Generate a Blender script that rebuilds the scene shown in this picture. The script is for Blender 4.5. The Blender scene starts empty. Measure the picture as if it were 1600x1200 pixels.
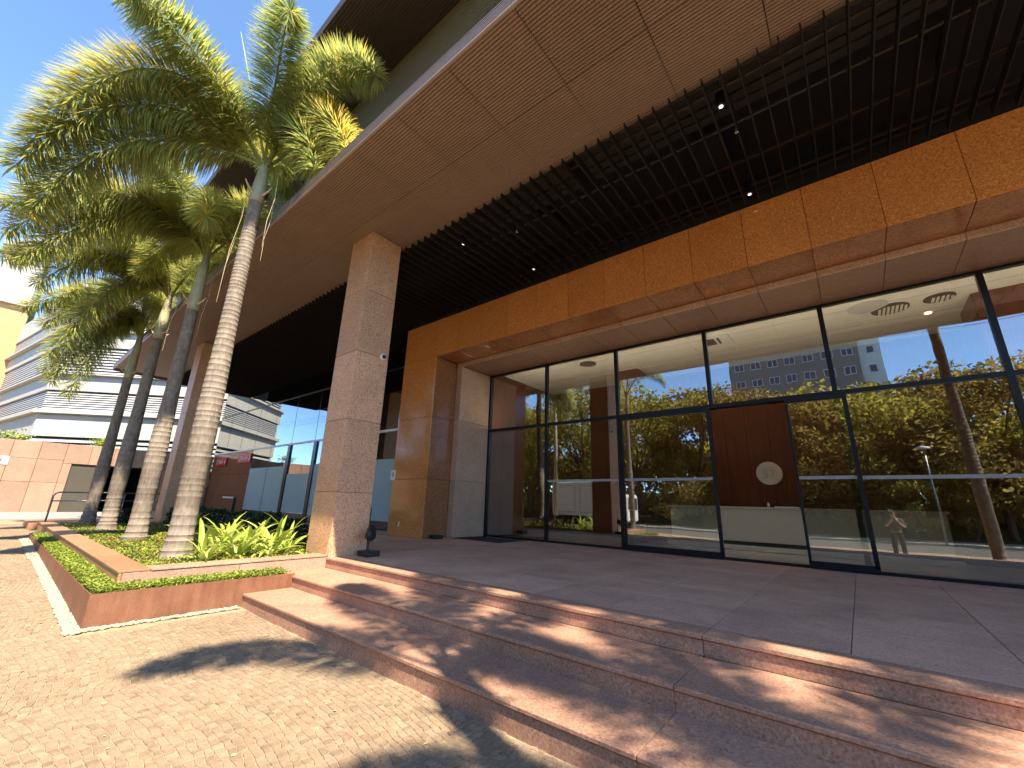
import bpy, bmesh, math, random
import numpy as np
from mathutils import Vector, Matrix, Quaternion

random.seed(7)
rng = np.random.default_rng(7)
SC = bpy.context.scene
COL = SC.collection
R = math.radians

# ------------------------------------------------------------------ camera
def make_camera():
    yaw, pitch, roll = R(39.276), R(16.020), R(1.699)
    f = Vector((-math.sin(yaw)*math.cos(pitch), math.cos(yaw)*math.cos(pitch), math.sin(pitch)))
    r0 = Vector((math.cos(yaw), math.sin(yaw), 0)); u0 = r0.cross(f)
    r = r0*math.cos(roll) + u0*math.sin(roll); u = r.cross(f)
    cam = bpy.data.cameras.new('camera'); o = bpy.data.objects.new('camera', cam); COL.objects.link(o)
    m = Matrix((r, u, -f)).transposed().to_4x4(); m.translation = Vector((0, 0, 1.07))
    o.matrix_world = m
    cam.sensor_fit = 'HORIZONTAL'; cam.sensor_width = 36.0; cam.lens = 645.85/1600*36.0
    cam.clip_start = 0.05; cam.clip_end = 900
    SC.camera = o
make_camera()

# ------------------------------------------------------------------ sky, sun, exposure
SUN = Vector((0.560, -0.196, 0.805)).normalized()          # towards the sun
SUN_EL = math.asin(SUN.z)
SUN_AZ = math.atan2(SUN.x, SUN.y)
w = bpy.data.worlds.new('World'); SC.world = w; w.use_nodes = True
nt = w.node_tree; nt.nodes.clear()
sky = nt.nodes.new('ShaderNodeTexSky'); sky.sky_type = 'NISHITA'; sky.sun_disc = False
sky.sun_elevation = SUN_EL; sky.sun_rotation = SUN_AZ; sky.altitude = 6000; sky.air_density = 1.0; sky.dust_density = 0.0; sky.ozone_density = 8.0
bg = nt.nodes.new('ShaderNodeBackground'); bg.inputs[1].default_value = 0.135
out = nt.nodes.new('ShaderNodeOutputWorld')
wb = nt.nodes.new('ShaderNodeMix'); wb.data_type = 'RGBA'; wb.blend_type = 'MULTIPLY'; wb.inputs[0].default_value = 1.0
wb.inputs[7].default_value = (1.0, .90, .72, 1)          # the photograph's warm white balance
nt.links.new(sky.outputs[0], wb.inputs[6]); nt.links.new(wb.outputs[2], bg.inputs[0]); nt.links.new(bg.outputs[0], out.inputs[0])
sl = bpy.data.lights.new('sun', 'SUN'); sl.energy = 2.0; sl.angle = R(0.55); sl.color = (1.0, 0.88, 0.70)
so = bpy.data.objects.new('sun', sl); COL.objects.link(so); so.location = (20, -8, 30)
so.rotation_euler = (-SUN).to_track_quat('-Z', 'Y').to_euler()
SC.view_settings.view_transform = 'Standard'; SC.view_settings.look = 'None'
SC.view_settings.exposure = 2.85; SC.view_settings.gamma = 1.0
SC.view_settings.use_curve_mapping = False
SC.cycles.use_denoising = True
SC.cycles.max_bounces = 10; SC.cycles.diffuse_bounces = 5; SC.cycles.glossy_bounces = 4
SC.cycles.transparent_max_bounces = 20; SC.cycles.transmission_bounces = 6
SC.cycles.sample_clamp_indirect = 6.0
SC.cycles.caustics_reflective = False; SC.cycles.caustics_refractive = False

# ------------------------------------------------------------------ materials
MATS = {}
class NT:
    def __init__(s, name):
        s.m = bpy.data.materials.new(name); s.m.use_nodes = True; s.t = s.m.node_tree; s.t.nodes.clear()
        s.out = s.n('ShaderNodeOutputMaterial')
    def n(s, typ, **kw):
        x = s.t.nodes.new(typ)
        for k, v in kw.items(): setattr(x, k, v)
        return x
    def l(s, a, b): s.t.links.new(a, b)
    def pos(s): return s.n('ShaderNodeNewGeometry').outputs['Position']
    def mapping(s, src, scale):
        m = s.n('ShaderNodeMapping'); m.inputs['Scale'].default_value = scale; s.l(src, m.inputs[0]); return m.outputs[0]
    def noise(s, src, scale, detail=4, rough=.6, out='Fac'):
        x = s.n('ShaderNodeTexNoise'); x.inputs['Scale'].default_value = scale; x.inputs['Detail'].default_value = detail
        x.inputs['Roughness'].default_value = rough; s.l(src, x.inputs['Vector']); return x.outputs[out]
    def voro(s, src, scale, out='Color', feature='F1'):
        x = s.n('ShaderNodeTexVoronoi', feature=feature); x.inputs['Scale'].default_value = scale; s.l(src, x.inputs['Vector']); return x.outputs[out]
    def ramp(s, fac, stops, interp='LINEAR'):
        x = s.n('ShaderNodeValToRGB'); x.color_ramp.interpolation = interp; e = x.color_ramp.elements
        while len(e) < len(stops): e.new(0.5)
        for el, (p, c) in zip(e, stops):
            el.position = p; el.color = (c[0], c[1], c[2], 1) if not isinstance(c, (int, float)) else (c, c, c, 1)
        s.l(fac, x.inputs[0]); return x.outputs[0]
    def mix(s, fac, a, b, typ='MIX'):
        x = s.n('ShaderNodeMix', data_type='RGBA', blend_type=typ)
        if isinstance(fac, (int, float)): x.inputs[0].default_value = fac
        else: s.l(fac, x.inputs[0])
        for v, i in ((a, 6), (b, 7)):
            if isinstance(v, tuple): x.inputs[i].default_value = (*v, 1)
            else: s.l(v, x.inputs[i])
        return x.outputs[2]
    def bump(s, h, strength=.3, dist=.005):
        b = s.n('ShaderNodeBump'); b.inputs['Strength'].default_value = strength; b.inputs['Distance'].default_value = dist; s.l(h, b.inputs['Height']); return b.outputs[0]
    def objrand(s): return s.n('ShaderNodeObjectInfo').outputs['Random']
    def principled(s, color, rough=.5, metal=0., normal=None, spec=.5, emis=None, estr=0., sss=None):
        p = s.n('ShaderNodeBsdfPrincipled')
        if isinstance(color, tuple): p.inputs['Base Color'].default_value = (*color, 1)
        else: s.l(color, p.inputs['Base Color'])
        if isinstance(rough, (int, float)): p.inputs['Roughness'].default_value = rough
        else: s.l(rough, p.inputs['Roughness'])
        p.inputs['Metallic'].default_value = metal; p.inputs['Specular IOR Level'].default_value = spec
        if normal is not None: s.l(normal, p.inputs['Normal'])
        if emis: p.inputs['Emission Color'].default_value = (*emis, 1); p.inputs['Emission Strength'].default_value = estr
        return p.outputs[0]
    def done(s, sh): s.l(sh, s.out.inputs['Surface']); MATS[s.m.name] = s.m; return s.m

def granite(name, c_dark, c_mid, c_lite, rough, grain=70, blotch=38, bump=.12, stain=.25, spec=.5, vary=.22):
    t = NT(name); p = t.pos()
    g = t.voro(p, grain); gs = t.n('ShaderNodeSeparateColor'); t.l(g, gs.inputs[0])
    c1 = t.ramp(gs.outputs[0], [(0, c_dark), (.28, c_mid), (.7, c_mid), (1, c_lite)])
    n = t.noise(p, blotch, 5, .75)
    c2 = t.ramp(n, [(.32, c_dark), (.5, c_mid), (.68, c_lite)])
    c = t.mix(.55, c1, c2)
    st = t.noise(p, 1.3, 6, .65); sr = t.ramp(st, [(.3, 1 - stain), (.65, 1.0)])
    c = t.mix(1.0, c, sr, 'MULTIPLY')
    rv = t.ramp(t.objrand(), [(0, 1 - vary), (1, 1.0)])
    c = t.mix(1.0, c, rv, 'MULTIPLY')
    rr = t.ramp(t.noise(p, 9, 3), [(.3, max(rough - .06, .02)), (.7, min(rough + .1, 1))])
    return t.done(t.principled(c, rr, normal=t.bump(n, bump, .004), spec=spec))

granite('granite_orange', (.26, .08, .022), (.63, .235, .056), (.86, .41, .14), .09, 50, 36, .0, .10, vary=.12)
granite('granite_polished_shaded', (.13, .042, .018), (.30, .115, .045), (.42, .19, .085), .12, 34, 24, .0, .12, vary=.12)  # darker copy of the portal stone, shade of reveals and undersides in its colour
granite('granite_soffit_shaded', (.10, .042, .026), (.235, .115, .074), (.31, .17, .115), .4, 46, 34, .1, .15)  # jamb stone with colour darkened to offset spill from the added uplight
granite('granite_column', (.19, .068, .032), (.66, .365, .195), (.88, .57, .36), .5, 46, 34, .3, .16)
granite('granite_jamb', (.22, .095, .055), (.60, .37, .24), (.80, .55, .39), .55, 46, 34, .3, .18)
granite('granite_floor', (.38, .19, .115), (.76, .45, .305), (.90, .62, .46), .55, 70, 48, .12, .32, spec=.22, vary=.16)
granite('granite_step', (.24, .105, .065), (.50, .275, .18), (.70, .45, .32), .6, 70, 48, .2, .30, spec=.3, vary=.14)
granite('granite_wall', (.25, .14, .09), (.42, .265, .18), (.54, .36, .26), .6, 60, 45, .2, .2)
granite('granite_cap', (.24, .105, .052), (.42, .21, .105), (.50, .28, .15), .5, 150, 50, .15, .2)

def plain(name, col, rough=.5, metal=0., spec=.5, noise=0., nscale=8., bump=0., vary=0.):
    t = NT(name); p = t.pos(); c = col; nrm = None
    if noise or vary:
        n = t.noise(p, nscale, 6, .65)
        r = t.ramp(n, [(.28, 1 - noise), (.72, 1.0)])
        c = t.mix(1.0, (col[0], col[1], col[2]), r, 'MULTIPLY')
        if vary: c = t.mix(1.0, c, t.ramp(t.objrand(), [(0, 1 - vary), (1, 1.)]), 'MULTIPLY')
        if bump: nrm = t.bump(n, bump, .01)
    return t.done(t.principled(c, rough, metal, nrm, spec))

plain('joint_dark', (.05, .035, .028), .9)
plain('joint_light', (.36, .27, .20), .9)
plain('soffit_brown', (.30, .205, .15), .45, 0., .4, .12, 3., vary=.07)
plain('fascia_metal', (.24, .195, .165), .45, .3, .5, .2, 5.)
plain('upper_clad', (.17, .12, .05), .55, 0., .4, .25, 2.)
plain('upper_soffit', (.07, .045, .04), .6, 0., .3, .2, 2.)
plain('louver_dark', (.020, .015, .012), .75, .0, .3, .3, 4., vary=.3)
plain('rail_brown', (.065, .043, .028), .5, .3)
plain('plenum_black', (.012, .012, .013), .9)
plain('plenum_grey', (.06, .053, .048), .7, vary=.4)
plain('frame_black', (.015, .019, .022), .32, .5, .5)
plain('frame_white', (.75, .75, .73), .4)
plain('white_paint', (.78, .77, .74), .5, noise=.08)
plain('lobby_white', (.80, .76, .69), .7, noise=.04)
plain('lobby_floor', (.62, .56, .47), .18, noise=.08, nscale=3.)
plain('desk_stone', (.66, .57, .42), .35, noise=.10, nscale=5.)
plain('black_plastic', (.014, .014, .015), .38)
plain('grey_metal', (.30, .30, .30), .35, .8)
plain('steel_rail', (.20, .20, .21), .38, .85)
plain('concrete_white', (.50, .48, .425), .8, noise=.10, nscale=.8)
plain('slat_grey', (.55, .55, .55), .5, noise=.05)
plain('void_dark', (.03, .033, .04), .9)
plain('orange_cladding', (.70, .36, .14), .7, noise=.1, nscale=2., vary=.08)
plain('asphalt', (.11, .105, .10), .9, noise=.25, nscale=3., bump=.2)
plain('driveway_grey', (.30, .29, .275), .85, noise=.2, nscale=2.)
plain('soil', (.075, .048, .03), .95, noise=.4, nscale=14., bump=.4)
plain('lawn_green', (.07, .10, .022), .9, noise=.5, nscale=2., bump=.5)
plain('pale_paving', (.52, .47, .40), .85, noise=.15, nscale=2.)
plain('gravel_white', (.43, .36, .26), .8, vary=.0, noise=.2, nscale=60.)
plain('sign_red', (.62, .020, .022), .4)
plain('sign_arrow_red', (.50, .05, .035), .5)
plain('gate_olive', (.075, .065, .048), .7, noise=.2, nscale=2.)
plain('apt_grey', (.23, .205, .175), .8, noise=.1, nscale=.5)
plain('apt_white', (.72, .70, .66), .8)
plain('apt_pane', (.05, .07, .09), .12)
plain('truck_white', (.78, .78, .76), .35)
plain('tyre', (.02, .02, .02), .8)
plain('skin', (.45, .25, .17), .5)
plain('shirt_grey', (.08, .08, .085), .9)
plain('trousers_black', (.015, .015, .018), .9)
plain('hair_dark', (.02, .014, .01), .7)
plain('disc_stone', (.60, .54, .42), .5, noise=.08, nscale=20.)
plain('disc_relief', (.40, .36, .28), .5)
plain('wire_black', (.02, .02, .02), .6)
plain('pale_trunk', (.42, .36, .28), .85, noise=.3, nscale=5.)
plain('bark', (.12, .09, .065), .9, noise=.5, nscale=6., bump=.5)
plain('dry_straw', (.50, .40, .22), .8)
plain('green_shaft', (.42, .40, .24), .45, noise=.35, nscale=5.)
plain('glass_film', (.40, .56, .56), .6, noise=.12, nscale=1.5)
plain('lens_glow_off', (.9, .88, .8), .2)

def emis(name, col, s):
    t = NT(name); e = t.n('ShaderNodeEmission'); e.inputs[0].default_value = (*col, 1); e.inputs[1].default_value = s; return t.done(e.outputs[0])
emis('lamp_lit', (1., .93, .8), .3)
emis('lamp_warm', (1., .70, .38), 1.5)
emis('lamp_lobby', (1., .86, .66), 1.6)
emis('lamp_added', (1., .86, .66), 8.)  # glow of the added lobby uplight

def wood():
    t = NT('wood_panel'); p = t.pos()
    m = t.mapping(p, (26, 26, .5)); n = t.noise(m, 1.6, 8, .62)
    m2 = t.mapping(p, (90, 90, 1.0)); n2 = t.noise(m2, 1.0, 4, .7)
    c = t.ramp(n, [(.25, (.05, .011, .002)), (.5, (.125, .030, .006)), (.75, (.19, .052, .012))])
    c = t.mix(.35, c, t.ramp(n2, [(.3, (.05, .014, .005)), (.7, (.16, .052, .017))]))
    c = t.mix(1., c, t.ramp(t.objrand(), [(0, .82), (1, 1.)]), 'MULTIPLY')
    return t.done(t.principled(c, .38, normal=t.bump(n2, .1, .003), spec=.2))
wood()

def corten():
    t = NT('corten_steel'); p = t.pos()
    n = t.noise(p, 2.2, 8, .7); n2 = t.noise(p, 70, 4, .7)
    m = t.mapping(p, (9, 9, 1.1)); n3 = t.noise(m, 1., 5, .6)
    c = t.ramp(n, [(.3, (.11, .042, .022)), (.5, (.195, .082, .044)), (.7, (.26, .13, .075))])
    c = t.mix(.3, c, t.ramp(n3, [(.35, (.12, .045, .025)), (.65, (.36, .18, .11))]))
    c = t.mix(.2, c, t.ramp(n2, [(.4, (.10, .035, .018)), (.6, (.40, .18, .08))]))
    return t.done(t.principled(c, .62, .15, t.bump(n2, .15, .003), .35))
corten()

def glass(name, tint, ior):
    t = NT(name)
    tr = t.n('ShaderNodeBsdfTransparent'); tr.inputs[0].default_value = (*tint, 1)
    gl = t.n('ShaderNodeBsdfGlossy'); gl.inputs['Roughness'].default_value = 0.0; gl.inputs['Color'].default_value = (.93, .95, .95, 1)
    # hardly visible waviness of tempered sheets
    nz = t.noise(t.pos(), .9, 2, .5); nb = t.bump(nz, .06, .02); t.l(nb, gl.inputs['Normal'])
    # Schlick reflectance, the same for the outward and the inward face of the sheet
    f0 = ((ior-1)/(ior+1))**2
    lw = t.n('ShaderNodeLayerWeight'); lw.inputs[0].default_value = .5
    pw = t.n('ShaderNodeMath', operation='POWER'); t.l(lw.outputs['Facing'], pw.inputs[0]); pw.inputs[1].default_value = 5.0
    ma = t.n('ShaderNodeMath', operation='MULTIPLY_ADD'); t.l(pw.outputs[0], ma.inputs[0]); ma.inputs[1].default_value = 1-f0; ma.inputs[2].default_value = f0
    mx = t.n('ShaderNodeMixShader'); t.l(ma.outputs[0], mx.inputs[0]); t.l(tr.outputs[0], mx.inputs[1]); t.l(gl.outputs[0], mx.inputs[2])
    return t.done(mx.outputs[0])
glass('glass_clear', (.84, .85, .81), 2.7)
glass('glass_tinted', (.45, .48, .47), 3.2)

def leafmat(name, stops, trans=.35, rough=.38):
    """leaf colour from the mesh's own per-leaf 'tint' value (random; palm fronds add a painted sunlit cast)"""
    t = NT(name)
    a = t.n('ShaderNodeAttribute'); a.attribute_name = 'tint'
    c = t.ramp(a.outputs['Fac'], stops)
    n = t.noise(t.pos(), 3.0, 3); c = t.mix(1., c, t.ramp(n, [(.3, .78), (.7, 1.)]), 'MULTIPLY')
    p = t.principled(c, rough, spec=.45)
    tl = t.n('ShaderNodeBsdfTranslucent'); t.l(c, tl.inputs[0])
    mx = t.n('ShaderNodeMixShader'); mx.inputs[0].default_value = trans; t.l(p, mx.inputs[1]); t.l(tl.outputs[0], mx.inputs[2])
    return t.done(mx.outputs[0])
leafmat('palm_leaf', [(0, (.21, .29, .085)), (.4, (.46, .51, .16)), (.7, (.74, .61, .14)), (1, (.85, .55, .07))], .55, .36)
leafmat('lily_leaf', [(0, (.16, .27, .03)), (.6, (.40, .50, .07)), (1, (.68, .68, .22))], .35)
leafmat('dark_leaf', [(0, (.018, .038, .014)), (1, (.05, .085, .03))], .25)
leafmat('cover_leaf', [(0, (.10, .17, .025)), (.6, (.30, .37, .05)), (.86, (.44, .45, .08)), (.93, (.32, .11, .03)), (1, (.36, .06, .03))], .3)
leafmat('tree_leaf', [(0, (.14, .15, .03)), (.6, (.42, .38, .07)), (1, (.62, .50, .10))], .75)
leafmat('tree_leaf_brown', [(0, (.14, .12, .03)), (.6, (.36, .27, .07)), (1, (.50, .37, .11))], .75)

def palmtrunk():
    t = NT('palm_bark')
    tc = t.n('ShaderNodeTexCoord'); p = tc.outputs['Object']
    n = t.noise(p, 7, 6, .7); n2 = t.noise(t.mapping(p, (24, 24, 5)), 1., 5, .7)
    c = t.ramp(n, [(.3, (.12, .088, .065)), (.5, (.215, .172, .132)), (.72, (.31, .262, .21))])
    c = t.mix(.4, c, t.ramp(n2, [(.35, (.10, .07, .048)), (.65, (.32, .275, .22))]))
    s = t.n('ShaderNodeAttribute'); s.attribute_name = 'tint'     # leaf-scar rings: brown bark
    c = t.mix(s.outputs['Fac'], c, (.10, .062, .038))
    return t.done(t.principled(c, .82, normal=t.bump(n2, .35, .01), spec=.3))
palmtrunk()

def cobble():
    t = NT('cobble_stone'); p = t.pos()
    n = t.noise(p, 60, 5, .7); r = t.n('ShaderNodeAttribute'); r.attribute_name = 'tint'
    c = t.ramp(r.outputs['Fac'], [(0, (.235, .162, .10)), (.5, (.345, .245, .157)), (1, (.43, .317, .21))])
    c = t.mix(1., c, t.ramp(n, [(.3, .68), (.65, 1.)]), 'MULTIPLY')
    c = t.mix(1., c, t.ramp(t.noise(p, .6, 4), [(.3, .8), (.7, 1.)]), 'MULTIPLY')
    return t.done(t.principled(c, .8, normal=t.bump(n, .4, .004), spec=.3))
cobble()
def grout():
    t = NT('sand_joint'); p = t.pos(); n = t.noise(p, 120, 5, .7)
    c = t.ramp(n, [(.3, (.31, .225, .14)), (.7, (.44, .335, .215))])
    # far paving, too far to tell the stones apart
    v = t.voro(p, 11., 'Distance', 'DISTANCE_TO_EDGE'); vr = t.ramp(v, [(.03, 1.0), (.1, .80)])
    c = t.mix(1., c, vr, 'MULTIPLY')
    return t.done(t.principled(c, .92, normal=t.bump(n, .4, .004), spec=.2))
grout()

# ------------------------------------------------------------------ helpers
W = {}
def props(o, label=None, cat=None, group=None, kind=None):
    if label: o['label'] = label
    if cat: o['category'] = cat
    if group: o['group'] = group
    if kind: o['kind'] = kind
    return o
def place(o, parent, loc):
    loc = Vector(loc); COL.objects.link(o)
    if parent is not None:
        o.parent = parent; o.location = loc - W[parent.name]
    else: o.location = loc
    W[o.name] = loc
    return o
def thing(name, label, cat, loc=(0, 0, 0), group=None):
    o = bpy.data.objects.new(name, None); o.empty_display_size = .2
    place(o, None, loc); return props(o, label, cat, group)
def meshobj(name, me, parent=None, loc=(0, 0, 0)):
    return place(bpy.data.objects.new(name, me), parent, loc)

class MB:
    def __init__(s): s.v = []; s.f = []; s.c = []
    def quad(s, a, b, c, d, tint=0.): i = len(s.v); s.v += [a, b, c, d]; s.f.append((i, i+1, i+2, i+3)); s.c.append(tint); return s
    def tri(s, a, b, c, tint=0.): i = len(s.v); s.v += [a, b, c]; s.f.append((i, i+1, i+2)); s.c.append(tint); return s
    def box(s, x0, x1, y0, y1, z0, z1, tint=0.):
        i = len(s.v)
        s.v += [(x, y, z) for z in (z0, z1) for y in (y0, y1) for x in (x0, x1)]
        for q in ((0, 2, 3, 1), (4, 5, 7, 6), (0, 1, 5, 4), (2, 6, 7, 3), (0, 4, 6, 2), (1, 3, 7, 5)):
            s.f.append(tuple(i+k for k in q)); s.c.append(tint)
        return s
    def cbox(s, x0, x1, y0, y1, z0, z1, c=.006, tint=0.):
        """box with chamfered edges"""
        bm = bmesh.new(); bmesh.ops.create_cube(bm, size=1)
        for v in bm.verts: v.co = Vector(((x0 if v.co.x < 0 else x1), (y0 if v.co.y < 0 else y1), (z0 if v.co.z < 0 else z1)))
        c = min(c, .45*min(x1-x0, y1-y0, z1-z0))
        bmesh.ops.bevel(bm, geom=list(bm.edges), offset=c, segments=1, profile=.5, affect='EDGES')
        s.add_bm(bm, tint); bm.free(); return s
    def add_bm(s, bm, tint=0.):
        i = len(s.v); bm.verts.ensure_lookup_table(); bm.verts.index_update()
        s.v += [tuple(v.co) for v in bm.verts]
        for f in bm.faces: s.f.append(tuple(i+v.index for v in f.verts)); s.c.append(tint)
    def obox(s, o, ax, ay, az, lx, ly, lz):
        """oriented box from corner o along unit axes"""
        i = len(s.v); o = Vector(o); ax, ay, az = Vector(ax)*lx, Vector(ay)*ly, Vector(az)*lz
        s.v += [tuple(o + ax*a + ay*b + az*c) for c in (0, 1) for b in (0, 1) for a in (0, 1)]
        for q in ((0, 2, 3, 1), (4, 5, 7, 6), (0, 1, 5, 4), (2, 6, 7, 3), (0, 4, 6, 2), (1, 3, 7, 5)):
            s.f.append(tuple(i+k for k in q)); s.c.append(0.)
        return s
    def tube(s, pts, rad, n=8, cap=True, tint=0.):
        pts = [Vector(p) for p in pts]; rad = rad if isinstance(rad, (list, tuple)) else [rad]*len(pts)
        i0 = len(s.v); prev = None
        for k, p in enumerate(pts):
            d = (pts[min(k+1, len(pts)-1)] - pts[max(k-1, 0)]).normalized()
            if prev is None: a = d.orthogonal().normalized()
            else: a = (prev - d*prev.dot(d)).normalized()
            prev = a; b = d.cross(a)
            for j in range(n):
                t = 2*math.pi*j/n; s.v.append(tuple(p + (a*math.cos(t) + b*math.sin(t))*rad[k]))
        for k in range(len(pts)-1):
            for j in range(n):
                a = i0+k*n+j; b = i0+k*n+(j+1) % n
                s.f.append((a, b, b+n, a+n)); s.c.append(tint if not callable(tint) else tint(k))
        if cap:
            s.f.append(tuple(i0+j for j in reversed(range(n)))); s.c.append(0.)
            e = i0+(len(pts)-1)*n; s.f.append(tuple(e+j for j in range(n))); s.c.append(0.)
        return s
    def lathe(s, center, prof, n=16, axis='Z'):
        i0 = len(s.v); cx, cy, cz = center
        for r, h in prof:
            for j in range(n):
                t = 2*math.pi*j/n; a, b = r*math.cos(t), r*math.sin(t)
                s.v.append((cx+a, cy+b, cz+h) if axis == 'Z' else ((cx+a, cy+h, cz-b) if axis == 'Y' else (cx+h, cy+a, cz+b)))
        m = len(prof)
        for k in range(m-1):
            for j in range(n):
                a = i0+k*n+j; b = i0+k*n+(j+1) % n
                s.f.append((a, b, b+n, a+n)); s.c.append(0.)
        s.f.append(tuple(i0+j for j in reversed(range(n)))); s.c.append(0.)
        e = i0+(m-1)*n; s.f.append(tuple(e+j for j in range(n))); s.c.append(0.)
        return s
    def mesh(s, name, mat, smooth=False, origin=(0, 0, 0), tint=False):
        me = bpy.data.meshes.new(name)
        v = np.array(s.v, float) - np.array(origin, float)
        me.from_pydata(v.tolist(), [], s.f)
        me.materials.append(MATS[mat])
        if smooth: me.polygons.foreach_set('use_smooth', [True]*len(me.polygons))
        if tint:
            a = me.attributes.new('tint', 'FLOAT', 'FACE'); a.data.foreach_set('value', s.c)
        me.update(); return me
    def build(s, name, mat, parent=None, smooth=False, origin=None, tint=False):
        """mesh in world coordinates linked as one object (origin: its centre unless given)"""
        if origin is None:
            a = np.array(s.v); origin = (a.min(0)+a.max(0))/2; origin[2] = a[:, 2].min()
        return meshobj(name, s.mesh(name, mat, smooth, origin, tint), parent, origin)

CACHE = {}
def slab(name, mat, parent, x0, x1, y0, y1, z0, z1, c=.006):
    """chamfered block; alike blocks share their mesh"""
    d = (round(x1-x0, 4), round(y1-y0, 4), round(z1-z0, 4)); key = (name, mat, d, c)
    if key not in CACHE:
        CACHE[key] = MB().cbox(-d[0]/2, d[0]/2, -d[1]/2, d[1]/2, 0, d[2], c).mesh(name, mat)
    return meshobj(name, CACHE[key], parent, ((x0+x1)/2, (y0+y1)/2, z0))
def text_mesh(body, size, depth, mat, name, align='CENTER'):
    cu = bpy.data.curves.new(name, 'FONT'); cu.body = body; cu.size = size; cu.extrude = depth; cu.align_x = align; cu.align_y = 'CENTER'
    o = bpy.data.objects.new(name, cu); COL.objects.link(o)
    dg = bpy.context.evaluated_depsgraph_get()
    me = bpy.data.meshes.new_from_object(o.evaluated_get(dg)); bpy.data.objects.remove(o); bpy.data.curves.remove(cu)
    me.materials.clear(); me.materials.append(MATS[mat]); me.name = name
    return me

def gz(x):
    """pavement height: level in front of the steps, rising to the left"""
    if x > -6.5: return -.55
    if x > -16.5: return -.55 + (-6.5-x)*.028
    return -.27 + (-16.5-x)*.0105

GY = 10.61      # plane of the entrance glass
PY = 8.2        # front of the granite portal
TN, T2, T1 = 4.28, 3.49, 2.80      # noses of terrace and steps

# ================================================================== SETTING: ground
def ground():
    m = MB()
    xs = [-60, -40, -33, -28, -22, -16.5, -12, -9, -6.5, -3, 2, 8, 16, 40]
    for a, b in zip(xs[:-1], xs[1:]):
        m.quad((a, -5.2, gz(a)), (b, -5.2, gz(b)), (b, 9.5, gz(b)), (a, 9.5, gz(a)))
    props(m.build('pavement', 'sand_joint', origin=(0, 0, 0)), kind='structure')
    m = MB().quad((-400, -400, -.76), (400, -400, -.76), (400, 400, -.76), (-400, 400, -.76))
    props(m.build('ground', 'lawn_green'), kind='structure')
    m = MB().quad((-160, -15, -.69), (120, -15, -.69), (120, -5.2, -.69), (-160, -5.2, -.69))
    props(m.build('road', 'asphalt'), kind='structure')
    kb = MB().box(-60, 40, -5.36, -5.2, -.75, -.54)
    props(kb.build('kerb', 'pale_paving'), kind='structure')
    m = MB().box(-160, 120, -19.5, -15, -.76, -.56)
    props(m.build('opposite_pavement', 'pale_paving'), kind='structure')
    m = MB()
    m.quad((-160, -19.5, -.58), (120, -19.5, -.58), (120, -46, 3.2), (-160, -46, 3.2)); m.f[-1] = m.f[-1][::-1]
    props(m.build('park_slope', 'lawn_green'), kind='structure')
    m = MB().quad((-33.3, -9, gz(-33)+.012), (-26.5, -9, gz(-26.5)+.012), (-26.5, 9.0, gz(-26.5)+.012), (-33.3, 9.0, gz(-33)+.012))
    props(m.build('driveway', 'driveway_grey'), kind='structure')
ground()

def cobbles():
    pav = bpy.data.objects['pavement']
    S = .057
    cells = []
    def inview(x, y):
        if y > T1-.03 or y < -4.5: return False
        if x < -7.12 and y > .98 and x > -18.2: return False
        if x < -24: return False
        return True
    fw = Vector((-.608, .744, .276)); rt = Vector((.774, .633, 0))
    stones = []
    for i in range(int(30/S)):
        for j in range(int(8/S)):
            u = -25 + i*S; v = -4.6 + j*S
            # shallow arcs, the way small sets are laid in segments
            x = u + .02*math.sin(v*3.1); y = v + .16*abs(math.sin(u*1.25)) + .03*math.sin(u*.7)
            if not inview(x, y) or x > 1.5: continue
            d = Vector((x, y, -1.6)); de = d.dot(fw)
            if de < .9: continue
            sx = 800 + 645*(d.dot(rt)/de)
            if sx < -120 or sx > 1700: continue
            size = 645*S/de
            if size < 2.4: continue
            stones.append((size, i, j, x, y))
    def corner(i, j):
        h = np.sin(i*12.9898+j*78.233)*43758.5453; h2 = np.sin(i*39.346+j*11.135)*24634.6345
        u = -25 + i*S + (h-math.floor(h)-.5)*S*.42; v = -4.6 + j*S + (h2-math.floor(h2)-.5)*S*.42
        return u + .02*math.sin(v*3.1), v + .16*abs(math.sin(u*1.25)) + .03*math.sin(u*.7)
    def stone(m, i, j, z):
        cs = [corner(i, j), corner(i+1, j), corner(i+1, j+1), corner(i, j+1)]
        cx = sum(c[0] for c in cs)/4; cy = sum(c[1] for c in cs)/4
        hgt = .005 + random.random()*.0035; tl = [(random.random()-.5)*.0035 for _ in range(4)]
        g = .935 + random.random()*.03
        base = [(cx+(x-cx)*g, cy+(y-cy)*g, z-.004) for x, y in cs]
        top = [(cx+(x-cx)*(g-.14), cy+(y-cy)*(g-.14), z+hgt+t) for (x, y), t in zip(cs, tl)]
        tint = min(1, max(0, random.gauss(.5, .17)))
        m.quad(*top, tint)
        for k in range(4): m.quad(base[k], base[(k+1) % 4], top[(k+1) % 4], top[k], tint)
        return (cx, cy, z)
    stones.sort(reverse=True)
    for s in stones[:300]:
        m = MB(); o = stone(m, s[1], s[2], gz(s[3]))
        m.build('cobble', 'cobble_stone', pav, origin=o, tint=True)
    m = MB()
    for s in stones[300:]: stone(m, s[1], s[2], gz(s[3]))
    o = m.build('cobble_field', 'cobble_stone', pav, origin=(0, 0, 0), tint=True); o['kind'] = 'stuff'
cobbles()

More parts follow.
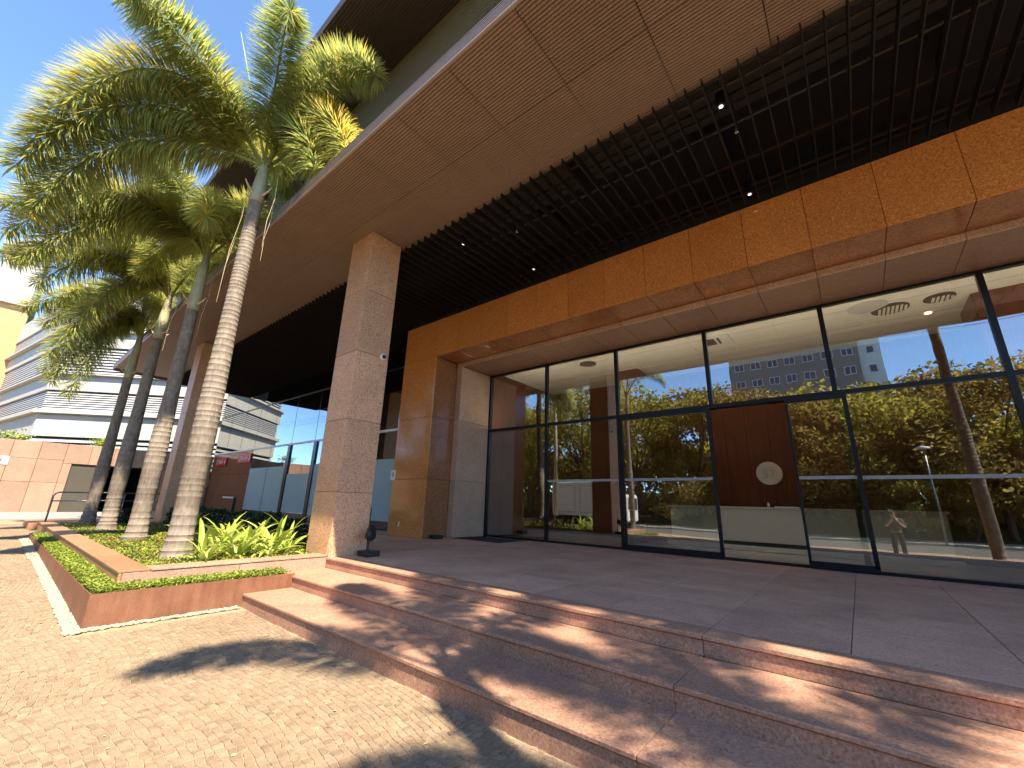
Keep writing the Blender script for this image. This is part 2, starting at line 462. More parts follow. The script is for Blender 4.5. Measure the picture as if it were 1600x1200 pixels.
def gravel():
    m = MB(); bm = bmesh.new(); bmesh.ops.create_icosphere(bm, subdivisions=1, radius=1)
    base = np.array([v.co[:] for v in bm.verts]); fs = [tuple(v.index for v in f.verts) for f in bm.faces]; bm.free()
    def put(x, y):
        r = random.uniform(.010, .022); sc = np.array([r*random.uniform(.8, 1.4), r*random.uniform(.8, 1.4), r*.7])
        a = random.random()*6.28; c, s = math.cos(a), math.sin(a)
        P = base*sc; P = np.stack([P[:, 0]*c-P[:, 1]*s, P[:, 0]*s+P[:, 1]*c, P[:, 2]], 1) + np.array([x, y, gz(x)+.012+random.random()*.015])
        i = len(m.v); m.v += [tuple(p) for p in P]
        for f in fs: m.f.append(tuple(i+k for k in f)); m.c.append(0.)
    for _ in range(2300): put(random.uniform(-13.5, -7.2), random.uniform(.97, 1.105))
    for _ in range(700): put(random.uniform(-18, -13.5), random.uniform(.93, 1.11))
    for _ in range(500): put(random.uniform(-7.33, -7.24), random.uniform(.95, 2.75))
    o = m.build('gravel', 'gravel_white', tint=False); props(o, kind='stuff')
gravel()
def litter():
    m = MB()
    for _ in range(90):
        x = random.uniform(-9, -1.6); y = random.uniform(-1.5, 2.75)
        if x < -7.2 and y > .9: continue
        a = random.random()*6.28; L = random.uniform(.02, .055); d = Vector((math.cos(a), math.sin(a), random.uniform(0, .25)))*L; sd = Vector((-math.sin(a), math.cos(a), random.uniform(-.2, .3)))*L*.3
        p = Vector((x, y, gz(x)+.012)); m.quad(p, p+d*.5+sd, p+d, p+d*.5-sd, random.random())
    props(m.build('leaf_litter', 'dry_straw'), kind='stuff')
litter()

# ================================================================== terrace and steps
def terrace():
    x1 = 6.6
    t = MB(); t.box(-7.79, x1, TN+.03, 20, -.7, -.04); t.box(-33, -7.79, 5.15, 20, -.5, -.04)
    ter = props(t.build('terrace', 'joint_dark', origin=(0, 0, 0)), kind='structure')
    g = .003
    # nosing row, then the slabs behind
    xs = [-7.8] + [-7.4+2.05*k for k in range(1, 7)] + [x1]
    for a, b in zip(xs[:-1], xs[1:]):
        slab('nosing_slab', 'granite_step', ter, a+g, b-g, TN-.012, TN+.30, -.04, 0, .007)
        slab('riser_slab', 'granite_step', ter, a+g, b-g, TN+.006, TN+.03, -.171, -.046, .003)
    ys = [TN+.30, 5.6, 6.65, 7.7, 8.75, 9.8, GY+.1]
    xx = [-7.8] + [-7.4+1.025*k for k in range(1, 14)] + [x1]
    for y0, y1 in zip(ys[:-1], ys[1:]):
        for a, b in zip(xx[:-1], xx[1:]):
            if y0 < 5.1 and a < -7.7: a = -7.78
            slab('paving_slab', 'granite_floor', ter, a+g, b-g, y0+g, y1-g, -.04, random.uniform(-.0012, .0), .004)
    ys = [5.15, 6.5, 7.85, 9.18]
    xx = [-7.8-2.1*k for k in range(0, 13)]
    for y0, y1 in zip(ys[:-1], ys[1:]):
        for b, a in zip(xx[:-1], xx[1:]):
            slab('paving_slab', 'granite_floor', ter, a+g, b-g, y0+g, y1-g, -.04, random.uniform(-.0012, .0), .004)
    st = MB(); st.box(-7.79, x1, T2+.035, TN+.02, -.7, -.212); st.box(-7.32, x1, T1+.035, T2+.03, -.7, -.383)
    stp = props(st.build('entrance_steps', 'joint_dark', origin=(0, 0, 0)), kind='structure')
    for yn, yb, zt, xl in ((T2, TN+.004, -.171, -7.79), (T1, T2+.004, -.342, -7.325)):
        xs = [xl] + [-7.4+2.05*k for k in range(1, 7)] + [x1]
        for a, b in zip(xs[:-1], xs[1:]):
            slab('step_tread', 'granite_step', stp, a+g/2, b-g/2, yn-.012, yb, zt-.036, zt, .007)
            slab('step_riser', 'granite_step', stp, a+g/2, b-g/2, yn+.006, yn+.034, zt-.24, zt-.042, .003)
    # closing end of the lowest step
    return ter
TER = terrace()

# ================================================================== the office building
BLD = thing('office_building', 'granite and dark glass office building with deep ribbed canopy over its entrance terrace', 'building', (-10, 8.2, 0))
XL, XR = -28.7, 6.6

def upper():
    m = MB(); m.box(XL, 16, 4.25, 24, 8.0, 12.02); m.box(XL, 16, 2.62, 24, 12.02, 12.35); m.box(XL, 16, 7.5, 24, 12.35, 26); m.box(XL, 16, 4.25, 5.2, 7.32, 8.0)
    u = m.build('upper_storey', 'upper_soffit', BLD)
    g = MB()
    n = 62
    for k in range(n):
        z = 7.33+k*.075; g.box(XL+.02, 15.9, 4.215, 4.25, z, z+.052)
    g.build('ribbed_cladding', 'upper_clad', BLD)['kind'] = 'stuff'
    g = MB()
    for k in range(26):
        y = 2.66+k*.062; g.box(XL+.02, 15.9, y, y+.04, 11.995, 12.02)
    g.build('ribbed_overhang', 'upper_soffit', BLD)['kind'] = 'stuff'
    # window bands on the storeys above
    for k in range(4):
        b = MB().box(XL+1, 15, 7.46, 7.5, 13.6+k*3, 15.2+k*3); b.build('window_band', 'apt_pane', BLD)
upper()

def canopy():
    core = MB().box(XL+.02, 16, 2.79, 5.23, 7.075, 7.27)
    c = core.build('canopy', 'joint_dark', BLD)
    # ribbed soffit panels: two rows
    pw, rows = 1.222, ((2.80, 4.02), (4.03, 5.24))
    meshes = []
    for y0, y1 in rows:
        L = y1-y0; n = 25; p = L/n; m = MB(); x0, x1 = -pw/2+.007, pw/2-.007
        for k in range(n):
            a = -L/2+k*p; 
            m.quad((x0, a, 0), (x1, a, 0), (x1, a+p*.54, 0), (x0, a+p*.54, 0)); m.f[-1] = m.f[-1][::-1]
            m.quad((x0, a+p*.54, 0), (x1, a+p*.54, 0), (x1, a+p*.58, .030), (x0, a+p*.58, .030)); m.f[-1] = m.f[-1][::-1]
            m.quad((x0, a+p*.58, .030), (x1, a+p*.58, .030), (x1, a+p*.96, .030), (x0, a+p*.96, .030)); m.f[-1] = m.f[-1][::-1]
            m.quad((x0, a+p*.96, .030), (x1, a+p*.96, .030), (x1, a+p, 0), (x0, a+p, 0)); m.f[-1] = m.f[-1][::-1]
        m.box(x0, x1, -L/2, L/2, .031, .042)
        meshes.append(m.mesh('soffit_panel', 'soffit_brown'))
    x = -2.42 + pw*5
    while x > XL+1:
        for me, (y0, y1) in zip(meshes, rows):
            meshobj('soffit_panel', me, c, (x-pw/2, (y0+y1)/2, 7.03 + random.uniform(0, .003)))
        x -= pw
    # rounded lip and ribbed metal fascia at the outer edge
    lip = MB(); lip.tube([(XL, 2.765, 7.045), (16, 2.765, 7.045)], .03, 10); lip.build('edge_lip', 'soffit_brown', BLD, smooth=True)
    f = MB(); f.box(XL, 16, 2.765, 2.79, 7.075, 7.30)
    for k in range(6): f.box(XL+.01, 16, 2.752, 2.766, 7.085+k*.035, 7.085+k*.035+.02)
    f.box(XL, 16, 2.75, 2.95, 7.30, 7.318)
    f.build('edge_fascia', 'fascia_metal', BLD)
    e = MB().box(XL-.02, XL, 2.765, 9.2, 7.0, 7.32); e.build('end_fascia', 'fascia_metal', BLD)
    t = MB().box(XL, 16, 5.24, 5.262, 7.0, 7.10); t.build('inner_trim', 'rail_brown', BLD)
canopy()

def louvers():
    pl = MB()
    pl.box(XL, 16, 5.27, 10.6, 7.92, 8.0)
    pl.box(XL, 16, 5.24, 5.27, 7.12, 7.92)
    pl.box(-11.5, 16, PY+.10, PY+.16, 6.802, 7.92)
    lc = pl.build('louver_ceiling', 'plenum_black', BLD)
    pitch = .2353; x = .578 + pitch*11
    m1 = MB().box(-.009, .009, 5.10, 8.165, 0, .155).mesh('louver_blade', 'louver_dark')
    m2 = MB().box(-.009, .009, 5.10, 9.15, 0, .155).mesh('louver_blade', 'louver_dark')
    k = 0
    while x > XL+.2:
        me = m1 if x > -11.6 else m2
        meshobj('louver_blade', me, lc, (x+random.uniform(-.006, .006), 0, 6.84 + random.uniform(-.006, .006)))
        x -= pitch; k += 1
    for y, z in ((7.08, 7.01), (8.02, 7.01), (7.86, 7.03), (6.22, 7.05), (5.42, 7.01)):
        MB().box(XL, 8, y, y+.045, z, z+.03).build('carrier_rail', 'rail_brown', lc)
    MB().box(XL, -11.6, 9.0, 9.045, 7.01, 7.04).build('carrier_rail', 'rail_brown', lc)
    for k in range(6):
        for xa, xb in ((-3.2, 4), (-9.5, -3.6), (-20, -10)):
            MB().box(xa, xb, 5.35+k*.20, 5.35+k*.20+.15, 7.55, 7.58).build('ceiling_plank', 'plenum_grey', lc)
    for x in (-26, -20.5, -15.2, -8.6, -5.1, -1.4, 1.9):
        MB().box(x, x+.5, 6.7, 7.5, 7.45, 7.6).build('duct_box', 'plenum_black', lc)
    for x in np.arange(-27, 6, 1.2):
        MB().tube([(x, 7.1, 7.04), (x, 7.1, 7.92)], .006, 5).build('hanger_rod', 'rail_brown', lc)
louvers()

def portal():
    xl, xj = -11.55, -9.895
    m = MB()
    m.box(xl+.035, xj-.035, PY+.035, GY+.3, 0, 6.80)
    m.box(xj-.035, 16, PY+.035, 9.15, 5.585, 6.80)
    m.box(xj-.035, 16, 9.18, GY+.055, 5.46, 6.80)
    m.box(xj-.035, -9.68, 9.18, GY+.1, 0, 5.46)
    p = m.build('granite_portal', 'joint_dark', BLD)
    g = .0035
    hs = [0, 1.684, 3.584, 5.55]
    for z0, z1 in zip(hs[:-1], hs[1:]):
        slab('granite_panel', 'granite_orange', p, xl, xj, PY, PY+.035, z0+g, z1-g)
        slab('granite_panel', 'granite_polished_shaded', p, xj-.035, xj, PY+.0355, 9.147, z0+g, z1-g)      # first reveal
        slab('granite_panel', 'granite_jamb', p, -9.68, -9.645, 9.15, GY-.06, z0+g, min(z1, 5.42)-g)   # inner jamb
        slab('granite_panel', 'granite_jamb', p, xj, -9.681, 9.15, 9.18, z0+g, min(z1, 5.42)-g)
        slab('granite_panel', 'granite_orange', p, xl, xl+.035, PY+.0355, 9.14, z0+g, z1-g)
    xs = [xl] + [.045+k for k in range(-11, 7)]
    for a, b in zip(xs[:-1], xs[1:]):
        slab('fascia_panel', 'granite_orange', p, a+g, b-g, PY, PY+.035, 5.55+g, 6.83)
        a2 = max(a, xj)
        if b > xj+.05:
            slab('soffit_slab', 'granite_polished_shaded', p, a2+g, b-g, PY+.0355, 9.147, 5.55, 5.585)
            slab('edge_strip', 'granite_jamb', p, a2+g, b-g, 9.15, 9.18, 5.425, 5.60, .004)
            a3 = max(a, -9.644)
            slab('soffit_slab', 'granite_soffit_shaded', p, a3+g, b-g, 9.181, GY-.06, 5.425, 5.46)
portal()

def glazing():
    ZT, ZM = 5.40, 3.44
    fr = MB(); y0, y1 = GY-.055, GY+.055
    fr.box(-9.645, 6.4, y0, y1, ZT-.02, 5.46)
    fr.box(-9.645, -9.585, y0, y1, 0, ZT-.02)
    fr.box(-9.585, 6.4, y0+.004, y1-.004, 0.0, .06)
    g = fr.build('entrance_glazing', 'frame_black', BLD)
    mx = [-7.22, -4.82, -2.41, -.02, 2.37, 4.76]
    for x in mx:
        lo = .06 if x not in (-2.41,) else ZM-.05
        MB().box(x-.045, x+.045, y0, y1, lo, ZT-.02).build('mullion', 'frame_black', g)
    edges = [-9.62] + mx + [6.4]
    for a, b in zip(edges[:-1], edges[1:]):
        MB().box(a+.036, b-.036, y0+.01, y1-.01, ZM-.04, ZM+.05).build('transom', 'frame_black', g)
        MB().box(a+.036, b-.036, GY-.006, GY+.006, ZM+.05, ZT-.02).build('pane', 'glass_clear', g)
    for a, b in ((-9.62, -7.22), (-7.22, -4.82), (-.02, 2.37), (2.37, 4.76), (4.76, 6.4)):
        MB().box(a+.036, b-.036, GY-.006, GY+.006, .06, ZM-.04).build('pane', 'glass_clear', g)
        if a > -8 : MB().box(a+.04, b-.04, GY-.009, GY-.0065, 1.70, 1.765).build('frosted_stripe', 'frost', g)
    # two sliding leaves, open between -2.40 and -.90
    for a, b in ((-4.72, -2.44), (-.92, .14)):
        yy = GY-.11
        d = MB(); d.box(a, b, yy-.03, yy+.03, .015, .15); d.box(a, b, yy-.03, yy+.03, ZM-.14, ZM-.045)
        d.box(a, a+.05, yy-.03, yy+.03, .11, ZM-.14); d.box(b-.075, b, yy-.03, yy+.03, .11, ZM-.14)
        dd = d.build('sliding_door', 'frame_black', BLD)
        MB().box(a+.05, b-.075, yy-.006, yy+.006, .15, ZM-.14).build('pane', 'glass_clear', dd)
        MB().box(a+.055, b-.08, yy-.009, yy-.0065, 1.70, 1.765).build('frosted_stripe', 'frost', dd)
def frost():
    t = NT('frost'); d = t.n('ShaderNodeBsdfDiffuse'); d.inputs[0].default_value = (.55, .55, .53, 1)
    tr = t.n('ShaderNodeBsdfTransparent'); mx = t.n('ShaderNodeMixShader'); mx.inputs[0].default_value = .5
    t.l(tr.outputs[0], mx.inputs[1]); t.l(d.outputs[0], mx.inputs[2]); t.done(mx.outputs[0])
frost(); glazing()

def columns():
    hs = [0, 1.172, 2.625, 4.10, 5.565, 7.03]
    for xr in (-7.8, -19.86):
        xl = xr-.86; yf, yb = 4.295, 5.085
        core = MB().box(xl+.02, xr-.02, yf+.02, yb-.02, -.3, 7.06)
        c = core.build('column', 'joint_light', BLD)
        for k, (z0, z1) in enumerate(zip(hs[:-1], hs[1:])):
            if k == 0:
                # lowest block: its front corner is cut away towards the foot
                bm = bmesh.new(); ch = .10
                top = [bm.verts.new(p) for p in ((xl, yf, z1-.004), (xr, yf, z1-.004), (xr, yb, z1-.004), (xl, yb, z1-.004))]
                mid = bm.verts.new((xr, yf, .50))
                zb = -.17
                bl = bm.verts.new((xl, yf, zb)); b1 = bm.verts.new((xr-ch, yf, zb)); b2 = bm.verts.new((xr, yf+ch, zb)); br = bm.verts.new((xr, yb, zb)); bb = bm.verts.new((xl, yb, zb))
                bm.faces.new((top[0], top[3], top[2], top[1])[::-1]); bm.faces.new((bl, b1, mid, top[1], top[0])); bm.faces.new((b1, b2, mid)); bm.faces.new((b2, br, top[2], top[1], mid))
                bm.faces.new((br, bb, top[3], top[2])); bm.faces.new((bb, bl, top[0], top[3])); bm.faces.new((bl, bb, br, b2, b1))
                bmesh.ops.recalc_face_normals(bm, faces=bm.faces)
                b = MB(); b.add_bm(bm); bm.free(); b.build('granite_block', 'granite_column', c)
            else:
                slab('granite_block', 'granite_column', c, xl, xr, yf, yb, z0+.004, z1-.004, .008)
columns()

def side_glazing():
    """the glazed wing left of the portal"""
    y = 9.2
    f = MB(); f.box(-33, -11.56, y-.04, y+.10, 3.53, 3.62)
    g = f.build('side_glazing', 'frame_white', BLD)
    MB().box(-33, -11.56, y-.03, y+.08, 6.02, 6.08).build('transom', 'frame_black', g)
    xs = [-33, -30.9, -28.6, -26.4, -24.05, -21.7, -19.3, -16.9, -14.5, -11.56]
    for a, b in zip(xs[:-1], xs[1:]):
        MB().box(a+.01, b-.01, y+.0, y+.012, 3.62, 6.02).build('pane', 'glass_tinted', g)
        MB().box(a+.01, b-.01, y+.0, y+.012, 6.08, 7.6).build('pane', 'glass_tinted', g)
        MB().box(b-.012, b+.012, y-.004, y+.03, 3.62, 6.02).build('mullion', 'frame_black', g)
        if a >= -26.5:
            MB().box(a+.01, b-.01, y+.0, y+.012, .04, 3.53).build('pane', 'glass_tinted', g)
            if a != -21.7: MB().box(a+.03, b-.03, y-.012, y-.006, .30, 2.50).build('frosted_film', 'glass_film', g)
            MB().box(b-.02, b+.02, y-.004, y+.03, .04, 3.53).build('mullion', 'frame_black', g)
    for x in (-21.75, -19.1):
        MB().box(x-.14, x+.14, y-.06, y+.08, 0, 3.53).build('door_post', 'frame_black', g)
    MB().box(-21.6, -19.25, y-.012, y-.006, .34, 2.1).build('frosted_film', 'glass_film', g)
    MB().box(-33, -11.56, y-.03, y+.06, 0, .04).build('sill', 'frame_black', g)
    # granite apron between the yard wall and the glass, shade painted into its stone
    ap = MB().box(-33, -26.42, y+.06, y+.3, -.4, 3.53).build('granite_apron', 'joint_dark', BLD)
    zs = [-.2, 1.0, 2.25, 3.525]
    for z0, z1 in zip(zs[:-1], zs[1:]):
        for k in range(4):
            a = -32.99+k*1.64; slab('granite_panel', 'granite_polished_shaded', ap, a+.004, a+1.636, y+.02, y+.058, z0+.004, z1-.004)
    # dim rooms behind the glass
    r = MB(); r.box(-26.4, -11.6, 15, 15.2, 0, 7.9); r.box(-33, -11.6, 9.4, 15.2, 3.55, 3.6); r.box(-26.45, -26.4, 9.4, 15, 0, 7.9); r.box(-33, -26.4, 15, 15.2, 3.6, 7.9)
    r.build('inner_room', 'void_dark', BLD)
side_glazing()

# ------------------------------------------------------------------ lobby
def lobby():
    fl = MB().box(-9.6, 7, GY+.06, 15, -.05, -.006); fl.build('lobby_floor', 'lobby_floor', BLD)
    ce = MB(); ce.box(-9.7, 7, GY+.06, 14.7, 5.62, 5.75)
    c = ce.build('lobby_ceiling', 'lobby_white', BLD)
    bw = MB().box(-9.7, 7, 14.63, 14.9, 0, 8); b = bw.build('lobby_back_wall', 'joint_dark', BLD)
    x = -9.6
    while x < 6.8:
        slab('wood_board', 'wood_panel', b, x+.002, x+.598, 14.60, 14.63, .0, 5.6, .003); x += .6
    sw = MB().box(-9.9, -9.62, GY+.31, 14.63, 0, 5.62); s = sw.build('lobby_side_wall', 'joint_dark', BLD)
    y = GY+.1
    while y < 14.4:
        slab('wood_board', 'wood_panel', s, -9.62, -9.59, y+.002, min(y+.598, 14.59), 0, 3.1, .003)
        slab('wood_board', 'wood_panel', s, -9.62, -9.59, y+.002, min(y+.598, 14.59), 3.105, 5.6, .003); y += .6
    MB().box(6.4, 6.9, GY, 15, 0, 5.7).build('lobby_end_wall', 'lobby_white', BLD)
    for (xa, xb, ya, yb) in ((-5.95, -5.2, 13.1, 13.9), (2.55, 3.9, 12.2, 13.4)):
        k = MB().box(xa+.01, xb-.01, ya+.01, yb-.01, 0, 5.62).build('lobby_column', 'joint_dark', BLD)
        for z0, z1 in ((0, 3.2), (3.205, 5.615)):
            slab('wood_board', 'wood_panel', k, xa, xb, ya-.02, ya+.012, z0, z1, .003); slab('wood_board', 'wood_panel', k, xa-.02, xa+.012, ya+.013, yb, z0, z1, .003)
            slab('wood_board', 'wood_panel', k, xb-.012, xb+.02, ya+.013, yb, z0, z1, .003)
    # ceiling joints, discs, cassette, lamps and an added hidden uplight
    for yy in (11.7, 12.9, 13.9):
        MB().box(-9.5, 6.3, yy, yy+.012, 5.617, 5.6205).build('ceiling_joint', 'joint_light', c)
    for (x, y, r, mat, nm) in ((-6.35, 11.75, .28, 'plenum_grey', 'round_diffuser'), (.85, 11.75, .36, 'slat_grey', 'round_speaker'), (1.25, 12.15, .34, 'plenum_black', 'round_grille'), (2.05, 12.05, .26, 'plenum_black', 'round_grille')):
        d = MB().lathe((x, y, 5.59), [(r*.3, 0), (r, .012), (r, .03)], 24).build(nm, mat, c)
        if nm == 'round_grille':
            q = MB()
            for a in np.arange(-r+.06, r-.03, .075):
                for bb in np.arange(-r+.06, r-.03, .075):
                    if a*a+bb*bb < (r-.06)**2: q.box(x+a, x+a+.045, y+bb, y+bb+.045, 5.578, 5.5895)
            q.build('grille_dots', 'lobby_white', d)
    cs = MB().box(-2.75, -2.05, 11.6, 12.2, 5.57, 5.62).build('ceiling_cassette', 'white_paint', c)
    MB().box(-2.68, -2.42, 11.66, 12.14, 5.562, 5.571).build('cassette_slot', 'plenum_black', cs)
    MB().box(-2.36, -2.30, 11.66, 12.14, 5.562, 5.571).build('cassette_slot', 'plenum_black', cs)
    MB().box(-9.4, 6.3, GY+.07, GY+.19, 3.40, 3.49).build('added_uplight_channel', 'frame_black', c)  # added trough that holds the unseen lobby uplight
    for k in range(13):
        xa = -9.35+k*1.2; MB().box(xa, xa+1.12, GY+.085, GY+.175, 3.4915, 3.500).build('added_uplight_strip', 'lamp_added', c)  # added glowing strips, hidden above the transom, to brighten the lobby ceiling
    for x, y in ((1.95, 12.9), (3.3, 11.9)):
        MB().lathe((x, y, 5.60), [(.06, 0), (.06, .022)], 12).build('warm_downlight', 'lamp_warm', c)
lobby()

def lobby_things():
    d = thing('reception_desk', 'long pale stone reception desk standing in front of the lobby wood wall', 'desk', (-1.5, 13.6, 0))
    MB().cbox(-4.6, 1.5, 13.62, 14.2, .22, 1.10, .01).build('desk_front', 'desk_stone', d)
    MB().cbox(-4.65, 1.55, 13.58, 14.25, 1.10, 1.15, .008).build('desk_top', 'desk_stone', d)
    MB().cbox(-4.5, 1.4, 13.72, 14.1, 0.0, .22, .004).build('desk_plinth', 'gate_olive', d)
    MB().cbox(-4.7, 1.6, 13.45, 13.7, 0.0, .12, .01).build('desk_step', 'desk_stone', d)
    s = thing('wall_emblem', 'round pale emblem with raised number on the lobby wood wall', 'sign', (-1.93, 14.6, 2.13))
    MB().lathe((-1.93, 14.555, 2.13), [(.33, 0), (.34, .012), (.34, .04)], 40, 'Y').build('emblem_disc', 'disc_stone', s)
    me = text_mesh('57', .34, .008, 'disc_relief', 'emblem_number'); o = meshobj('emblem_number', me, s, (-1.93, 14.546, 2.09)); o.rotation_euler = (R(90), 0, 0)
    MB().box(-2.05, -1.80, 14.545, 14.556, 2.27, 2.295).build('emblem_bar', 'disc_relief', s)
    b = MB().lathe((-1.95, 13.8, 1.15), [(.03, 0), (.032, .09), (.012, .11), (.012, .14)], 12).build('pump_bottle', 'white_paint', smooth=True)
    props(b, 'small white pump bottle standing on the reception desk', 'bottle')
    k = MB(); k.cbox(-1.80, -1.25, 13.75, 13.95, 1.15, 1.18, .004)
    k = k.build('document_tray', 'white_paint'); props(k, 'low white document tray lying on the reception desk', 'tray')
    m = MB().lathe((-1.55, 14.06, 1.15), [(.05, 0), (.10, .02), (.10, .06), (.04, .09)], 16).build('desk_phone', 'black_plastic'); props(m, 'dark rounded desk phone behind the white tray on the reception desk', 'phone')
    for x, y, lab in ((-8.2, 12.1, 'slim steel barrier post near the lobby side wall'), (-5.4, 12.6, 'dark turnstile cabinet in front of the narrow lobby column')):
        if x < -8: q = MB().lathe((x, y, 0), [(.06, 0), (.06, 1.02), (.045, 1.05)], 14).build('barrier_post', 'grey_metal', smooth=False)
        else:
            q = thing('turnstile', lab, 'turnstile', (x, y, 0)); MB().cbox(x-.12, x+.12, y-.4, y+.4, 0, .95, .02).build('cabinet', 'black_plastic', q); MB().cbox(x-.1, x+.1, y-.38, y+.38, .952, .98, .005).build('steel_top', 'grey_metal', q)
            MB().tube([(x+.12, y, .8), (x+.55, y, .8)], .018, 8).build('barrier_arm', 'grey_metal', q); continue
        props(q, lab, 'post')
lobby_things()

# ------------------------------------------------------------------ small fittings
def fittings():
    c = thing('security_camera', 'small white dome camera on the right side of the near granite column', 'camera', (-7.8, 4.95, 4.1))
    MB().lathe((-7.8, 4.94, 4.12), [(.075, 0), (.075, .04), (.06, .06)], 20, 'X').build('camera_base', 'white_paint', c)
    m = MB(); bm = bmesh.new(); bmesh.ops.create_uvsphere(bm, u_segments=16, v_segments=8, radius=.05); bmesh.ops.translate(bm, verts=bm.verts, vec=(-7.735, 4.93, 4.115)); m.add_bm(bm); bm.free()
    m.build('camera_dome', 'black_plastic', c, smooth=True)
    s = thing('floor_spotlight', 'black adjustable spotlight on a square base beside the near granite column', 'spotlight', (-7.45, 4.95, 0))
    MB().cbox(-7.68, -7.36, 4.82, 5.12, .0, .10, .012).build('spot_base', 'black_plastic', s)
    MB().tube([(-7.62, 4.98, .1), (-7.62, 4.98, .9)], .012, 6).build('cable_stake', 'black_plastic', s)
    b = MB(); b.tube([(-7.5, 4.93, .1), (-7.5, 4.93, .25)], .014, 8); b.tube([(-7.5, 4.93, .25), (-7.56, 4.97, .36), (-7.56, 4.97, .46)], .012, 8)
    b.build('spot_bracket', 'black_plastic', s)
    h = MB(); h.tube([(-7.60, 5.03, .50), (-7.585, 5.02, .488), (-7.42, 4.90, .37), (-7.36, 4.86, .33)], [.05, .085, .105, .06], 16); h.build('spot_head', 'black_plastic', s)
    f = thing('floor_uplight', 'low flat black uplight box at the foot of the portal reveal', 'uplight', (-9.66, 8.55, 0))
    MB().cbox(-9.80, -9.52, 8.42, 8.70, .015, .11, .01).build('light_box', 'black_plastic', f); MB().box(-9.78, -9.54, 8.44, 8.68, 0, .016).build('box_foot', 'black_plastic', f)
    MB().box(-9.76, -9.56, 8.46, 8.66, .1105, .114).build('glass_lid', 'apt_pane', f)
    p = thing('wall_socket_plate', 'small white socket plate low on the polished portal pier', 'socket', (-11.0, 8.2, .33)); MB().cbox(-11.035, -10.965, PY-.012, PY-.001, .28, .42, .004).build('plate', 'white_paint', p); MB().box(-11.018, -10.982, PY-.016, PY-.0125, .325, .375).build('socket_insert', 'slat_grey', p)
    q = thing('notice_sign', 'small white notice with a violet diamond on the edge of the portal pier', 'sign', (-11.5, 8.18, 1.8))
    MB().cbox(-11.67, -11.42, PY-.012, PY-.001, 1.66, 1.98, .003).build('notice_board', 'white_paint', q)
    d = MB()
    cx, cz = -11.545, 1.83
    for (r0, r1) in ((.065, .095), (.0, .035)):
        ang = [0, math.pi/2, math.pi, 1.5*math.pi]
        for a0, a1 in zip(ang, ang[1:]+[2*math.pi]):
            d.quad(*[(cx+r*math.cos(a)*.8, PY-.0135, cz+r*math.sin(a)) for r, a in ((r0, a0), (r1, a0), (r1, a1), (r0, a1))])
    d.build('diamond_mark', 'sign_violet', q)
plain('sign_violet', (.16, .07, .25), .5)
fittings()

def ceiling_fittings():
    for i, (x, y, lab) in enumerate(((-.70, 5.62, 'black ceiling spotlight beside the ribbed soffit edge above the doors'), (-.72, 7.9, 'black ceiling spotlight among the louvers close above the orange portal fascia'),
                        (-6.3, 5.75, 'black ceiling spotlight near the head of the near granite column'), (-5.6, 7.6, 'black ceiling spotlight above the left half of the portal fascia'))):
        s = thing('ceiling_spotlight', lab, 'spotlight', (x, y, 7.0), 'spotlights hung between the ceiling louvers')
        MB().lathe((x, y, 6.88), [(.062, 0), (.062, .30)], 16).build('lamp_barrel', 'black_plastic', s)
        MB().lathe((x, y, 6.872), [(.030, 0), (.030, .0075)], 14).build('lamp_lens', 'lamp_lit', s)
        MB().tube([(x, y, 7.18), (x, y, 7.92)], .008, 6).build('hanger', 'black_plastic', s)
    for x, y, lab in ((-.60, 6.1, 'thin sprinkler pipe hanging between the louvers beside a lit spotlight'), (-4.9, 6.0, 'thin sprinkler pipe hanging from the louvers midway along the canopy')):
        s = thing('sprinkler', lab, 'sprinkler', (x, y, 6.85), 'sprinkler pipes under the louvers')
        MB().tube([(x, y, 6.80), (x, y, 7.92)], .012, 8).build('sprinkler_pipe', 'rail_brown', s); MB().lathe((x, y, 6.74), [(.028, 0), (.016, .02), (.016, .06)], 10).build('sprinkler_head', 'grey_metal', s)
ceiling_fittings()

